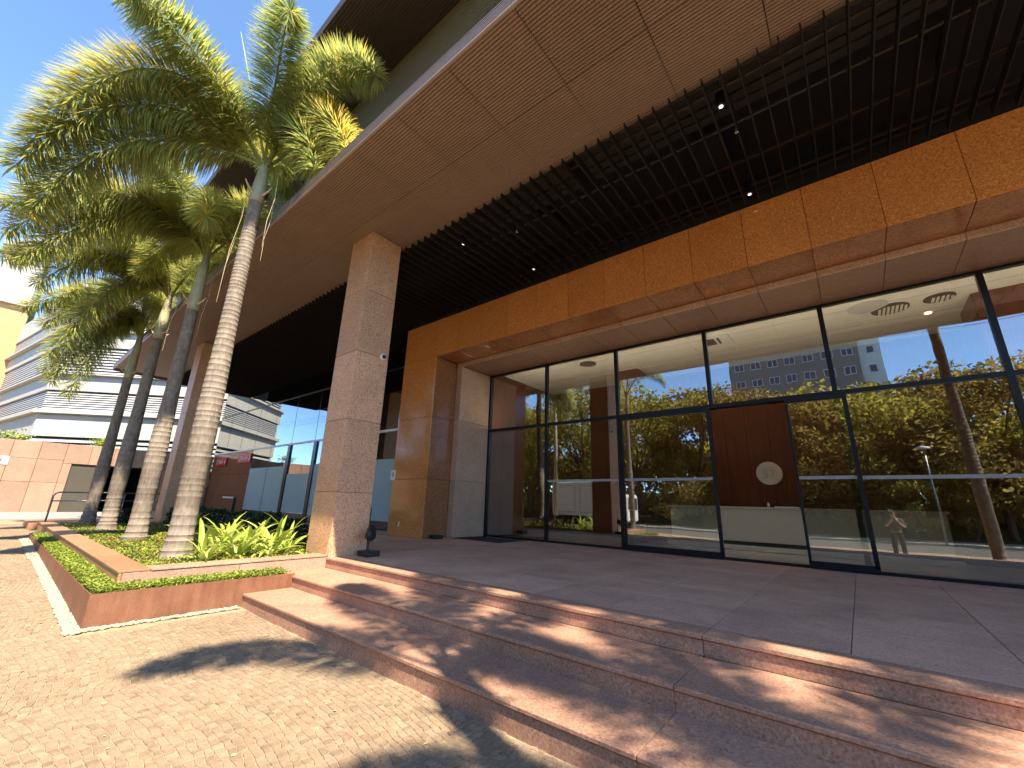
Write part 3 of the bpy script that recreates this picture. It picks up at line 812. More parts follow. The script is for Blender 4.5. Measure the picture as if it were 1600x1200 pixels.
# ================================================================== planters
def planters():
    zc = -.13
    p = thing('corten_planter', 'low rust brown steel planter strip with sharp corner in front of the granite bed', 'planter', (-7.35, 1.12, gz(-7.35)))
    m = MB()
    m.box(-7.335, -7.327, 1.112, T2+.03, -.62, zc); m.build('steel_plate', 'corten_steel', p)
    xs = [-7.3275, -10.8, -14.4, -18.1]
    for b, a in zip(xs[:-1], xs[1:]):
        MB().box(a+.003, b-.0, 1.104, 1.112, gz(a)-.35, zc).build('steel_plate', 'corten_steel', p)
    MB().box(-18.108, -18.1, 1.112, 1.42, -.5, zc).build('steel_plate', 'corten_steel', p)
    s = MB(); s.box(-18.09, -7.81, 1.113, 1.40, -.6, zc-.045); s.box(-7.81, -7.336, 1.113, T2, -.6, zc-.046); s.build('planting_soil', 'soil', p)
    q = thing('granite_planter', 'raised planter bed with pink granite walls and flat cap around the palms', 'planter', (-8, 1.4, -.2))
    core = MB(); core.box(-20.9, -7.835, 1.435, 1.70, -.6, -.0); core.box(-8.10, -7.835, 1.70, 4.29, -.6, 0.0); core.box(-21.0, -20.7, 1.435, 5.1, -.6, 0.0); core.build('planter_core', 'joint_dark', q)
    g = .003
    xs = [-7.8, -9.9, -12.0, -14.1, -16.2, -18.3, -21.0]
    for b, a in zip(xs[:-1], xs[1:]):
        slab('wall_panel', 'granite_cap', q, a+g, b-g, 1.40, 1.434, -.45, .012, .004)
        slab('cap_slab', 'granite_cap', q, a+g, b-g, 1.385, 1.73, .016, .05, .007)
    for a, b in ((1.436, 2.85), (2.85, 4.288)):
        slab('wall_panel', 'granite_wall', q, -7.834, -7.80, a+g, b-g, -.45, .012, .004)
    for a, b in ((1.732, 3.0), (3.0, 4.288)):
        slab('cap_slab', 'granite_step', q, -8.13, -7.787, a+g, b-g, .016, .05, .007)
    MB().box(-20.7, -8.1, 1.70, 5.14, -.6, -.015).build('planting_soil', 'soil', q)
    st = MB(); st.cbox(-23.6, -21.02, 1.2, 5.1, -.45, -.02, .008); st = st.build('side_step', 'granite_cap'); props(st, 'low granite block beyond the far end of the planter', 'step')
planters()

LEAFQ = None
def scatter_leaves(m, pts, size, up=.5, tints=(0, 1), jit=.35):
    for (x, y, z) in pts:
        a = random.random()*6.283; el = random.uniform(.1, 1.1)*up*1.4
        d = Vector((math.cos(a)*math.cos(el), math.sin(a)*math.cos(el), math.sin(el))); s = Vector((-math.sin(a), math.cos(a), random.uniform(-.3, .3))).normalized()
        L = size*random.uniform(1-jit, 1+jit); p = Vector((x, y, z)); t = random.random()**1.0*(tints[1]-tints[0])+tints[0]
        n = d.cross(s)*L*.12
        m.quad(p, p+d*L*.5+s*L*.27+n, p+d*L, p+d*L*.5-s*L*.27+n, t)

def groundcover():
    m = MB(); pts = []
    for _ in range(15000):
        x = -18.0 + 10.2*random.random()**.75; y = random.uniform(1.14, 1.40)
        pts.append((x, y, -.165 + random.random()*.075))
    for _ in range(4300):
        x = random.uniform(-7.80, -7.36); y = random.uniform(1.14, 3.47)
        if y < 1.45 or True: pts.append((x, y, -.165+random.random()*.075))
    scatter_leaves(m, pts, .042, .5, (.15, .84))
    o = m.build('strip_groundcover', 'cover_leaf', tint=True); props(o, kind='stuff')
    m = MB(); pts = []
    for _ in range(26000):
        x = -20.6 + 12.4*random.random()**.6; y = random.uniform(1.75, 4.9)
        h = .05+.05*math.sin(x*3)*math.sin(y*4)
        pts.append((x, y, -.02+random.random()*max(h, .02)))
    scatter_leaves(m, pts, .05, .5, (.1, 1.0))
    o = m.build('bed_groundcover', 'cover_leaf', tint=True); props(o, kind='stuff')
groundcover()

def blade_leaf(L, wid, droop, twist=0.):
    """one strap leaf along +X, arching down; folded along its midrib"""
    m = MB(); n = 6; prev = None
    for k in range(n+1):
        t = k/n; x = L*t*(1-.12*droop*t); z = L*(.10*t - .55*droop*t*t*t) ; hw = wid*(math.sin(math.pi*min(t*.92+.08, 1))**.7)*.5*(1 if k < n else 0)
        c = (x, 0, z); l = (x, hw, z+hw*.35); r = (x, -hw, z+hw*.35)
        if prev:
            pc, pl, pr = prev
            m.quad(pc, pl, l, c, random.random()*.3+.25); m.quad(pr, pc, c, r, random.random()*.3+.45)
        prev = (c, l, r)
    return m
def lilies():
    leaves = []
    for k in range(9):
        m = blade_leaf(random.uniform(.55, .88), random.uniform(.055, .075), random.uniform(.3, 1.1))
        base = random.random()*.4; m.c = [min(1, c+base) for c in m.c]
        leaves.append(m.mesh('leaf', 'lily_leaf', True, tint=True))
    spots = [(-8.50, 2.55), (-8.62, 3.05), (-8.55, 3.55), (-8.72, 3.95), (-9.05, 2.95), (-9.1, 3.45), (-9.2, 3.9), (-9.6, 3.2), (-9.7, 3.75), (-10.2, 3.4), (-10.4, 3.9), (-11.0, 3.6), (-11.6, 3.95), (-12.4, 3.3)]
    lab = ['yellow green lily clump nearest the planter corner', 'yellow green lily clump behind the front corner clump', 'bright lily clump just left of the column foot', 'bright lily clump touching the left side of the column',
           'lily clump right beside the nearest palm trunk', 'lily clump in the middle of the bright lily bed', 'lily clump at the shaded back of the bright lily bed', 'lily clump rising behind the nearest palm trunk', 'lily clump under the dark hedge near the nearest palm',
           'lily clump between the first and second palm trunks', 'lily clump in front of the dark hedge between two palms', 'lily clump just behind the second palm trunk', 'green lily clump at the left end of the lily bed', 'low lily clump left of the second palm trunk']
    for (x, y), lb in zip(spots, lab):
        o = thing('lily_plant', lb, 'plant', (x, y, -.02), 'lily clumps in the granite planter')
        n = 17 if x > -10 else 13
        for k in range(n):
            l = meshobj('leaf', random.choice(leaves), o, (x+random.uniform(-.05, .05), y+random.uniform(-.05, .05), -.015))
            el = R(random.uniform(18, 78)); az = k*2.4+random.uniform(-.4, .4); s = random.uniform(.75, 1.2)
            l.rotation_euler = (random.uniform(-.3, .3), -el, az); l.scale = (s, s, s)
lilies()

def shrubs():
    labs = ['dark leafy shrub nearest the lily bed in front of the frosted glass', 'dark leafy shrub second from the lily bed along the frosted glass', 'dark shrub behind the nearest palm trunk', 'dark shrub below the far granite column on its right', 'dark shrub at the foot of the far granite column', 'grey green spiky shrub between the middle palms', 'dark low shrub beside the handrail post']
    for k, (x, y, h) in enumerate([(-10.6, 4.75, .55), (-12.0, 4.8, .62), (-13.6, 4.8, .6), (-15.6, 4.75, .6), (-17.6, 4.7, .62), (-15.0, 3.6, .65), (-19.6, 3.4, .5)]):
        m = MB(); pts = []
        for _ in range(1000):
            a = random.random()*6.283; r = random.random()**.5; z = random.random()
            rr = (.75 if k < 5 else .45)*(1-.45*z*z)
            pts.append((x+math.cos(a)*r*rr*(1.25 if k < 5 else 1), y+math.sin(a)*r*rr*.62, -.02+z*h))
        scatter_leaves(m, pts, .09, .8, (0, 1))
        s = thing('shrub', labs[k], 'shrub', (x, y, 0), 'dark shrubs at the back of the planter')
        m.build('foliage', 'dark_leaf', s, tint=True)
        st = MB()
        for _ in range(6): st.tube([(x+random.uniform(-.1, .1), y, -.05), (x+random.uniform(-.5, .5), y+random.uniform(-.2, .2), h*.7)], .01, 5)
        st.build('stems', 'bark', s)['kind'] = 'stuff'
shrubs()

# ================================================================== palms
def bez(p0, p1, p2, t): return p0*(1-t)**2 + p1*2*t*(1-t) + p2*t*t
def frond_mesh(root, ctl, tip, orange=.5, dens=1., leaf_len=.76, seed=0):
    """plumose frond: a tapering midrib with leaflets standing off all round it (coordinates relative to root)"""
    rr = random.Random(seed); root, ctl, tip = Vector(root), Vector(ctl), Vector(tip)
    c1 = ctl*2 - (root+tip)*.5
    m = MB(); N = 18
    P = [bez(root, c1, tip, k/N) for k in range(N+1)]
    L = sum((P[k+1]-P[k]).length for k in range(N))
    m.tube(P, [.036*(1-.88*k/N)+.003 for k in range(N+1)], 5, True, .35)
    n = int(L*400*dens)
    for i in range(n):
        t = .10 + .90*(i+rr.random())/n
        p = bez(root, c1, tip, t); d = (bez(root, c1, tip, min(t+.02, 1.02)) - bez(root, c1, tip, t-.02)).normalized()
        a = d.orthogonal().normalized(); b = d.cross(a)
        th = rr.random()*6.283
        side = a*math.cos(th)+b*math.sin(th)
        fwd = rr.uniform(.22, .46)
        env = min(1, (t-.05)/.13)*(1-.48*max(0, (t-.6)/.4)**2)
        l = leaf_len*env*rr.uniform(.86, 1.08)
        q = (side + d*fwd).normalized()
        w_ = Vector((0, 0, -1)); sag = rr.uniform(.12, .32)*l
        mid = p + q*l*.42; tipv = p + q*l + w_*sag
        wd = q.cross(Vector((0, 0, 1)));
        if wd.length < .05: wd = q.cross(a)
        wd = (wd.normalized() + q.cross(wd.normalized())*rr.uniform(-.45, .45)).normalized()*(.0095+.0095*rr.random())
        up = max(0, side.z)                                   # sunlit yellow cast painted into leaflets on a frond's upper side
        tint = min(1, max(0, rr.gauss(.27, .17) + orange*(.46*up+.15)))
        m.quad(p, mid+wd, tipv, mid-wd, tint)
    return m.mesh('frond', 'palm_leaf', False, (0, 0, 0), True)

def palm_trunk(parent, base, zt, top_dx, r0=.182, r1=.135, seed=1, rings=True):
    rr = random.Random(seed); pts, rad, tint = [], [], []
    z = 0.
    H = zt-base[2]; k = 0
    while z < H:
        t = z/H
        r = r0*(1-t)+r1*t + .035*math.exp(-((t-.32)/.2)**2)
        r += .10*math.exp(-z/.17)
        step = rr.uniform(.07, .16)*(1.25-.5*t); wob = rr.uniform(-.0008, .0008); sc = rr.random()
        for dz, dr, rg in ((0, .0, 0), (step*.90, -.0005, 0), (step*.92, .0012, 1), (step*.97, .0008, 1)):
            tt = (z+dz)/H; pts.append((base[0]+top_dx*tt**1.5, base[1], base[2]+z+dz-.08)); rad.append(r+dr+wob); tint.append(rg*sc)
        z += step
    m = MB(); m.tube(pts, rad, 18, True, lambda k: .5*tint[k] if (k % 4 == 2) else 0.)
    return m.build('trunk', 'palm_bark', parent, smooth=True, origin=base, tint=True)

def palm(base, ztrunk, zroot, dx, fronds, label, group, seed, spear=None, strands=(), r0=.182, dens=1., ll=.70):
    o = thing('palm_tree', label, 'palm tree', base, group)
    palm_trunk(o, base, ztrunk, dx, r0, seed=seed)
    bx, by = base[0]+dx, base[1]
    m = MB(); h = zroot-ztrunk
    m.tube([(bx, by, ztrunk-.10), (bx+.005, by, ztrunk+.05), (bx+.015, by, ztrunk+h*.35), (bx+.03, by, ztrunk+h*.7), (bx+.04, by, zroot+.15)], [.135, .155, .14, .11, .06], 16, True)
    m.build('crownshaft', 'green_shaft', o, smooth=True)
    # old spathe stubs round the shaft
    for a in (0.4, 2.3, 3.6, 5.2):
        s = MB(); c = Vector((bx+.01, by, ztrunk+.02)); d = Vector((math.cos(a), math.sin(a), .45)).normalized(); s.tube([c+d*.10, c+d*.32, c+d*.42+Vector((0, 0, .05))], [.03, .022, .008], 6); s.build('spathe_stub', 'dry_straw', o)
    root = Vector((bx+.03, by, zroot-.1))
    for i, fr in enumerate(fronds):
        tip, rise, og = fr[0], fr[1], fr[2]
        tip = Vector(tip)-root; ctl = (Vector(rise)-root) if isinstance(rise, tuple) else tip*.5 + Vector((0, 0, rise)); r = tip.copy(); r.z = 0; r = r.normalized()*.05
        me = frond_mesh(r, ctl, tip, og, dens, ll, seed=seed*50+i)
        meshobj('frond', me, o, root)
    if spear is not None:
        s = MB(); d = Vector(spear); s.tube([root+Vector((0, 0, .1)), root+d*.5, root+d], [.035, .022, .004], 6); s.build('spear_leaf', 'lily_pale', o, smooth=True)
    for (x, y, z0, z1, sw) in strands:
        s = MB(); s.tube([(x, y, z0), (x+sw*.2, y+.03, z0*.66+z1*.34), (x+sw*.6, y-.02, z0*.33+z1*.67), (x+sw, y, z1)], [.003, .005, .006, .003], 5); s.build('dry_strand', 'dry_straw', o)
    return o
plain('lily_pale', (.35, .38, .17), .45)

def polar(base, az, el, L):
    a, e = R(az), R(el); return (base[0]+L*math.cos(a)*math.cos(e), base[1]+L*math.sin(a)*math.cos(e), base[2]+L*math.sin(e))
def palms():
    G = 'palms in a row along the granite planter'
    c1 = (-9.65, 2.39, 8.55)
    f1 = [((-8.5, -.45, 9.45), (-9.03, .77, 9.5), .25), ((-10.26, -.88, 6.85), (-9.5, .35, 9.2), .85), ((-10.6, -.6, 5.7), (-10.2, .35, 7.85), .65), ((-7.3, 1.62, 10.35), (-8.35, 1.9, 9.9), .15),
          ((-6.8, 3.3, 9.95), (-7.9, 2.65, 10.15), .45), ((-7.1, 3.25, 7.7), (-8.35, 2.85, 9.4), 1.1), (polar(c1, 150, 20, 2.7), .9, .3), (polar(c1, 70, 10, 2.5), 1.0, .4), (polar(c1, 15, -25, 2.0), 1.0, .4), (polar(c1, -140, 15, 2.6), .9, .4), ((-10.35, -.95, 6.3), (-9.85, .35, 8.55), .75)]
    palm((-9.42, 2.39, -.02), 7.55, 8.55, -.23, f1, 'tallest looking nearest palm with pale ringed trunk beside the lilies', G, 1, (.9, -1.2, 2.1),
         strands=((-9.3, 2.1, 7.6, 5.2, -.25), (-9.2, 2.6, 7.5, 5.9, .0), (-9.8, 2.2, 7.5, 5.0, -.2), (-8.9, 2.5, 7.9, 6.1, -.05)))
    c2 = (-13.35, 2.46, 7.6)
    f2 = [((-13.5, -1.0, 6.4), 1.3, .6), ((-13.2, -1.1, 6.9), 1.1, .6), ((-13.7, -.7, 5.9), 1.3, .6), ((-10.9, 1.8, 7.3), .9, .5), ((-11.0, 2.8, 7.9), .9, .4), (polar(c2, -60, 25, 2.8), .8, .3), (polar(c2, 150, 15, 2.7), .9, .3),
          (polar(c2, 200, -5, 2.8), 1.1, .5), (polar(c2, 60, 20, 2.5), .9, .4), (polar(c2, -120, 5, 2.9), 1.0, .4), (polar(c2, 250, 45, 2.6), .5, .2)]
    palm((-13.05, 2.46, -.02), 5.95, 7.6, -.28, f2, 'second palm trunk from the front with pale lower trunk', G, 2, (.3, -.5, 1.9), strands=((-13.3, 2.1, 6.6, 4.6, -.2), (-12.8, 2.6, 6.8, 5.0, -.1)), r0=.176)
    c3 = (-17.1, 2.47, 7.5)
    f3 = [((-16.8, -1.1, 7.0), 1.0, .6), ((-17.0, -.4, 6.6), 1.2, .5), ((-17.4, .3, 4.7), 1.5, .5), (polar(c3, -60, 10, 2.8), 1.0, .4), (polar(c3, 20, 10, 2.5), .9, .4), (polar(c3, 140, 20, 2.7), .8, .3), (polar(c3, 210, 0, 2.8), 1.0, .4), (polar(c3, -100, 40, 2.6), .6, .2)]
    palm((-16.75, 2.47, -.02), 6.0, 7.5, -.35, f3, 'third palm trunk from the front with dappled brown trunk', G, 3, (.2, -.5, 1.8), r0=.168)
    c4 = (-20.95, 2.5, 7.0)
    f4 = [((-20.9, .0, 6.5), 1.1, .5), ((-20.8, -.55, 6.9), 1.0, .5), ((-21.2, .4, 4.9), 1.5, .4), ((-21.05, .6, 4.6), 1.5, .4), ((-21.05, 1.1, 4.2), 1.7, .3), (polar(c4, -60, 5, 2.7), 1.0, .4), (polar(c4, 0, 10, 2.5), .9, .4), (polar(c4, 130, 20, 2.6), .8, .3), (polar(c4, 200, 0, 2.7), 1.0, .4), (polar(c4, -20, 35, 2.4), .7, .3)]
    palm((-20.5, 2.5, -.05), 5.3, 7.0, -.42, f4, 'farthest and darkest palm trunk in the row next to the handrail', G, 4, (.2, -.3, 1.7), r0=.162)
    # palms on the kerb side behind the viewer: seen in the glass, and their crowns shade the steps
    G2 = 'kerbside palms mirrored in the entrance glass'
    for i, (x, y, h, lab) in enumerate(((3.1, .75, 8.6, 'kerbside palm mirrored right of the open doorway'), (6.4, .5, 8.9, 'kerbside palm mirrored at the far right end of the glass'), (-11.2, -4.85, 8.5, 'kerbside palm with a pale trunk mirrored beside the left sliding door'))):
        c = (x, y, h)
        fs = [(polar(c, a, e, 2.9), r, o) for a, e, r, o in ((10, 0, 1.2, .5), (60, 10, 1.0, .4), (118, -5, 1.2, .6), (165, 5, 1.0, .4), (212, -8, 1.25, .6), (120, 55, .5, .2))]
        palm((x+.1, y, -.55), h-1.0, h, -.1, fs, lab, G2, 10+i, (.1, .1, 1.6), dens=.6, ll=.50, r0=.15)
palms()

# ================================================================== left background
def left_background():
    X = -33.0
    w_ = thing('boundary_wall', 'tall pink granite yard wall with a dark garage opening', 'wall', (X, 0, gz(X)))
    top = 3.46; oy0, oy1, oz = 2.74, 6.3, 2.42
    b = MB(); b.box(X-.4, X-.04, -9, oy0, -.6, top-.02); b.box(X-.4, X-.04, oy0, oy1, oz, top-.02); b.box(X-.4, X-.04, oy1, 9.2, -.6, top-.02)
    b.build('wall_core', 'joint_dark', w_)
    ys = [-9+.0] ; y = -8.35
    ys = [-9, -7.0, -5.1, -3.3, -1.4, .48, 1.43, 2.40, oy0]
    ys = [-9.0, -7.3, -5.4, -3.4, -1.45, -.5, .47, 1.44, 2.40]
    zs = [-.5, 1.395, 2.57, top]
    for a, bb in zip(ys[:-1], ys[1:]):
        for z0, z1 in zip(zs[:-1], zs[1:]):
            slab('granite_panel', 'granite_wall', w_, X-.04, X, a+.006, bb-.006, z0+.006, z1-.006, .008)
    for z0, z1 in ((-.5, 1.395), (1.395, oz-.0)):
        slab('granite_panel', 'granite_wall', w_, X-.04, X, 2.406, oy0, z0+.006, z1-.006, .008)
        for a in (oy1, 7.75): slab('granite_panel', 'granite_wall', w_, X-.04, X, a+.006, a+1.43, z0+.006, z1-.006, .008)
    ye = [2.40, 3.37, 4.34, 5.31, 6.3, 7.75, 9.19]
    for a, bb in zip(ye[:-1], ye[1:]):
        slab('granite_panel', 'granite_wall', w_, X-.04, X, a+.006, bb-.006, oz+.006, top-.006, .008)
    # the ramp behind the opening
    r = MB(); r.box(X-8, X-.4, oy0-.2, oy0-.02, -.6, oz); r.box(X-8, X-.4, oy1+.02, oy1+.2, -.6, oz); r.box(X-8, X-.4, oy0-.2, oy1+.2, oz+.005, oz+.2); r.box(X-8.2, X-8, oy0-.2, oy1+.2, -.6, oz+.2)
    r.build('garage_tunnel', 'void_dark', w_)
    MB().box(X-.12, X-.09, oy0, oy0+1.55, -.3, oz-.02).build('gate_leaf', 'gate_olive', w_)
    s = thing('arrow_sign', 'white sign with a red arrow on the sunlit granite yard wall', 'sign', (X+.03, .1, 2.4))
    MB().cbox(X+.005, X+.03, -.55, .50, 2.19, 2.60, .004).build('sign_board', 'white_paint', s)
    a = MB(); xx = X+.033; a.box(X+.0305, xx+.002, -.35, .22, 2.375, 2.415)
    for sg in (1, -1):
        q = [(xx, .32, 2.395), (xx, .12, 2.395+sg*.14), (xx, .04, 2.395+sg*.14), (xx, .22, 2.395)]
        a.quad(*q); 
    a.build('arrow_mark', 'sign_arrow_red', s)
    # red garage signs
    for (x0, x1, z0, z1, txt, lab, ya) in ((-32.1, -30.35, 2.78, 3.31, 'Saída', 'red exit sign reading Saída at the back of the garage forecourt', 9.2), (-28.35, -26.5, 2.86, 3.37, 'Entrada', 'red entrance sign reading Entrada above the frosted glass edge', 9.2)):
        g = thing('garage_sign', lab, 'sign', ((x0+x1)/2, ya, z0), 'red garage signs')
        MB().cbox(x0, x1, ya-.06, ya-.02, z0, z1, .006).build('sign_board', 'sign_red', g)
        me = text_mesh(txt, .36 if len(txt) < 6 else .33, .004, 'white_paint', 'sign_lettering'); o = meshobj('sign_lettering', me, g, ((x0+x1)/2-.02, ya-.066, (z0+z1)/2)); o.rotation_euler = (R(90), 0, 0)
        k = MB(); zc = (z0+z1)/2
        xa = x0+.08; 
        k.box(xa, xa+.25, ya-.066, ya-.061, zc+.10, zc+.13); k.box(xa, xa+.25, ya-.066, ya-.061, zc-.13, zc-.10); k.box(xa, xa+.03, ya-.066, ya-.061, zc-.10, zc+.10); k.box(xa+.22, xa+.25, ya-.066, ya-.061, zc-.10, zc+.10)
        k.build('sign_icon', 'white_paint', g)
        k = MB(); xa = x1-.28; k.box(xa+.07, xa+.12, ya-.066, ya-.061, zc-.02, zc+.15); yy = ya-.064
        k.quad((xa, yy, zc-.02), (xa+.19, yy, zc-.02), (xa+.105, yy, zc-.16), (xa+.085, yy, zc-.16)); k.build('sign_pointer', 'white_paint', g)
    b = thing('parking_barrier', 'small white parking barrier arm beside the frosted glass', 'barrier', (-26.9, 8.7, 0)); MB().cbox(-26.42, -26.3, 8.66, 8.8, 0, .95, .01).build('barrier_post', 'black_plastic', b); MB().cbox(-28.2, -26.3, 8.7, 8.75, .86, .95, .005).build('barrier_arm', 'white_paint', b)
    # tubular handrail at the end of the planter
    h = thing('handrail', 'grey tubular handrail with two bars at the far end of the planter', 'handrail', (-20.5, 1.5, 0))
    xr, y0 = -20.55, 1.52
    p = MB(); p.tube([(xr, y0, .02), (xr, y0, .86), (xr-.01, y0+.04, .94), (xr-.02, y0+.12, .98), (xr-.05, y0+1.2, 1.0), (xr-.2, 5.2, 1.0)], .024, 8); p.build('top_bar', 'steel_rail', h, smooth=True)
    MB().tube([(xr, y0, .70), (xr-.05, y0+1.2, .73), (xr-.2, 5.2, .73)], .02, 8).build('lower_bar', 'steel_rail', h, smooth=True)
    for yy in (3.3, 5.1): MB().tube([(xr-.1, yy, .02), (xr-.1, yy, 1.0)], .02, 8).build('post', 'steel_rail', h, smooth=True)

    # parking garage with louvred bands
    gar = thing('parking_garage', 'white folded parking garage with grey louver bands behind the yard wall', 'building', (-44, 1.2, 0))
    F = Vector((-43.98, 1.244, 0)); d1 = Vector((math.sin(R(43.6)), math.cos(R(43.6)), 0)); d2 = Vector((-.988, -.151, 0)).normalized()
    n1 = Vector((d1.y, -d1.x, 0)); n2 = Vector((-d2.y, d2.x, 0))
    L1, L2 = 34., 40.
    up = Vector((0, 0, 1))
    bands = [('slat', 2.6, 4.62, 6), ('white', 4.62, 6.10, 0), ('ledge', 6.10, 6.46, 0), ('slat', 6.46, 7.94, 9), ('white', 7.94, 8.98, 0), ('ledge', 8.98, 9.18, 0), ('slat', 9.18, 11.35, 10), ('white', 11.35, 12.4, 0), ('ledge', 12.4, 12.7, 0), ('slat', 12.7, 14.2, 8), ('white', 14.2, 16.0, 0)]
    for (d, n, L, first) in ((d1, n1, L1, True), (d2, n2, L2, False)):
        c = MB(); c.obox(F - n*1.0 - d*0, d, n, up, L, .55, 15.9); c.build('garage_core', 'void_dark', gar)
        for typ, z0, z1, k in bands:
            if typ == 'white':
                seg = 5 if first else 4
                for q in range(seg):
                    MB().obox(F - n*.45 + d*(L/seg*q+.01) + up*z0, d, n, up, L/seg-.02, .45, z1-z0).build('spandrel_panel', 'concrete_white', gar)
            elif typ == 'ledge':
                MB().obox(F - n*.45 + up*(z0+.12), d, n, up, L, .75, z1-z0-.12).build('ledge', 'concrete_white', gar); MB().obox(F - n*.45 + up*z0, d, n, up, L, .40, .12).build('ledge_underside', 'slat_grey', gar)
            else:
                p = (z1-z0)/k
                for q in range(k):
                    zz = z0+p*q+p*.25; MB().obox(F - n*.36 + up*zz, d, (n-up*.45).normalized(), up, L, .30, p*.42).build('louver_slat', 'slat_grey', gar)
    # small bushes on the wall top and behind
    for k, (x, y, z, r, lab) in enumerate(((-35.2, .35, 3.7, .5, 'pale green bush poking over the yard wall beside the arrow sign'), (-34.6, 3.9, 3.75, .42, 'pale green bush on the yard wall in front of the louver bands'))):
        m = MB(); pts = [(x+random.gauss(0, r*.5), y+random.gauss(0, r*.6), z+random.gauss(0, r*.33)) for _ in range(420)]
        scatter_leaves(m, pts, .13, .8, (.3, .85)); s = thing('wall_bush', lab, 'bush', (x, y, 0), 'bushes behind the yard wall'); m.build('foliage', 'lily_leaf', s, tint=True); MB().tube([(x, y, -.3), (x, y, z)], .03, 6).build('stem', 'bark', s)
    # the tall orange building
    ob = thing('orange_tower', 'tall ochre tiled building with white upper storey at the left edge', 'building', (-70, -9, 0))
    MB().box(-82, -60.03, -4.0, -1.1, -1, 17.9).build('tower_core', 'joint_light', ob)
    z = -.5
    while z < 17.8:
        MB().box(-60.03, -60, -4.0, -1.1, z+.01, z+.89).build('cladding_course', 'orange_cladding', ob); z += .9
    MB().box(-83, -59.6, -4.4, -.75, 17.9, 18.5).build('cornice', 'concrete_white', ob)
    MB().box(-82, -60.2, -3.9, -1.3, 18.5, 23.6).build('upper_wall', 'concrete_white', ob)
    MB().box(-82.3, -59.9, -4.2, -1.0, 23.6, 24.0).build('roof_edge', 'concrete_white', ob)
left_background()

# ================================================================== across the street (seen in the glass)
def tree(name, label, x, y, z0, h, rad, mat, group, nleaf=2600, leaf=.30, seed=0, trunk_h=.35):
    rr = random.Random(seed); o = thing(name, label, 'tree', (x, y, z0), group)
    m = MB(); base = Vector((x, y, z0-.3)); fork = Vector((x+rr.uniform(-.3, .3), y, z0+h*trunk_h))
    m.tube([base, base.lerp(fork, .5)+Vector((rr.uniform(-.1, .1), 0, 0)), fork], [.035*h*.7, .026*h*.7, .02*h*.7], 8)
    clumps = []
    for k in range(13):
        a = k*2.4+rr.random(); r = rad*rr.uniform(.35, .85); e = Vector((x+math.cos(a)*r, y+math.sin(a)*r, z0+h*rr.uniform(.22, .93)))
        midp = fork.lerp(e, .5)+Vector((0, 0, -.05*h))
        m.tube([fork, midp, e], [.014*h*.7, .009*h*.7, .003*h], 6); clumps.append((e, rad*rr.uniform(.32, .55)))
    clumps.append((Vector((x, y, z0+h*.86)), rad*.5))
    m.build('trunk', 'bark', o)
    c = MB(); per = nleaf//len(clumps)
    for e, r in clumps:
        for _ in range(per):
            v = Vector((rr.gauss(0, 1), rr.gauss(0, 1), rr.gauss(0, 1))).normalized()*r*(rr.random()**.4); v.z *= .72
            p = e+v; d = Vector((rr.gauss(0, 1), rr.gauss(0, 1), rr.gauss(-.2, .7))).normalized(); s = d.orthogonal().normalized(); s = (s*math.cos(rr.random()*6)+d.cross(s)*math.sin(rr.random()*6))
            l = leaf*rr.uniform(.6, 1.3); t = min(1, max(0, rr.gauss(.5, .25)))
            c.quad(p, p+d*l*.5+s*l*.28, p+d*l, p+d*l*.5-s*l*.28, t)
    c.build('crown', mat, o, tint=True)
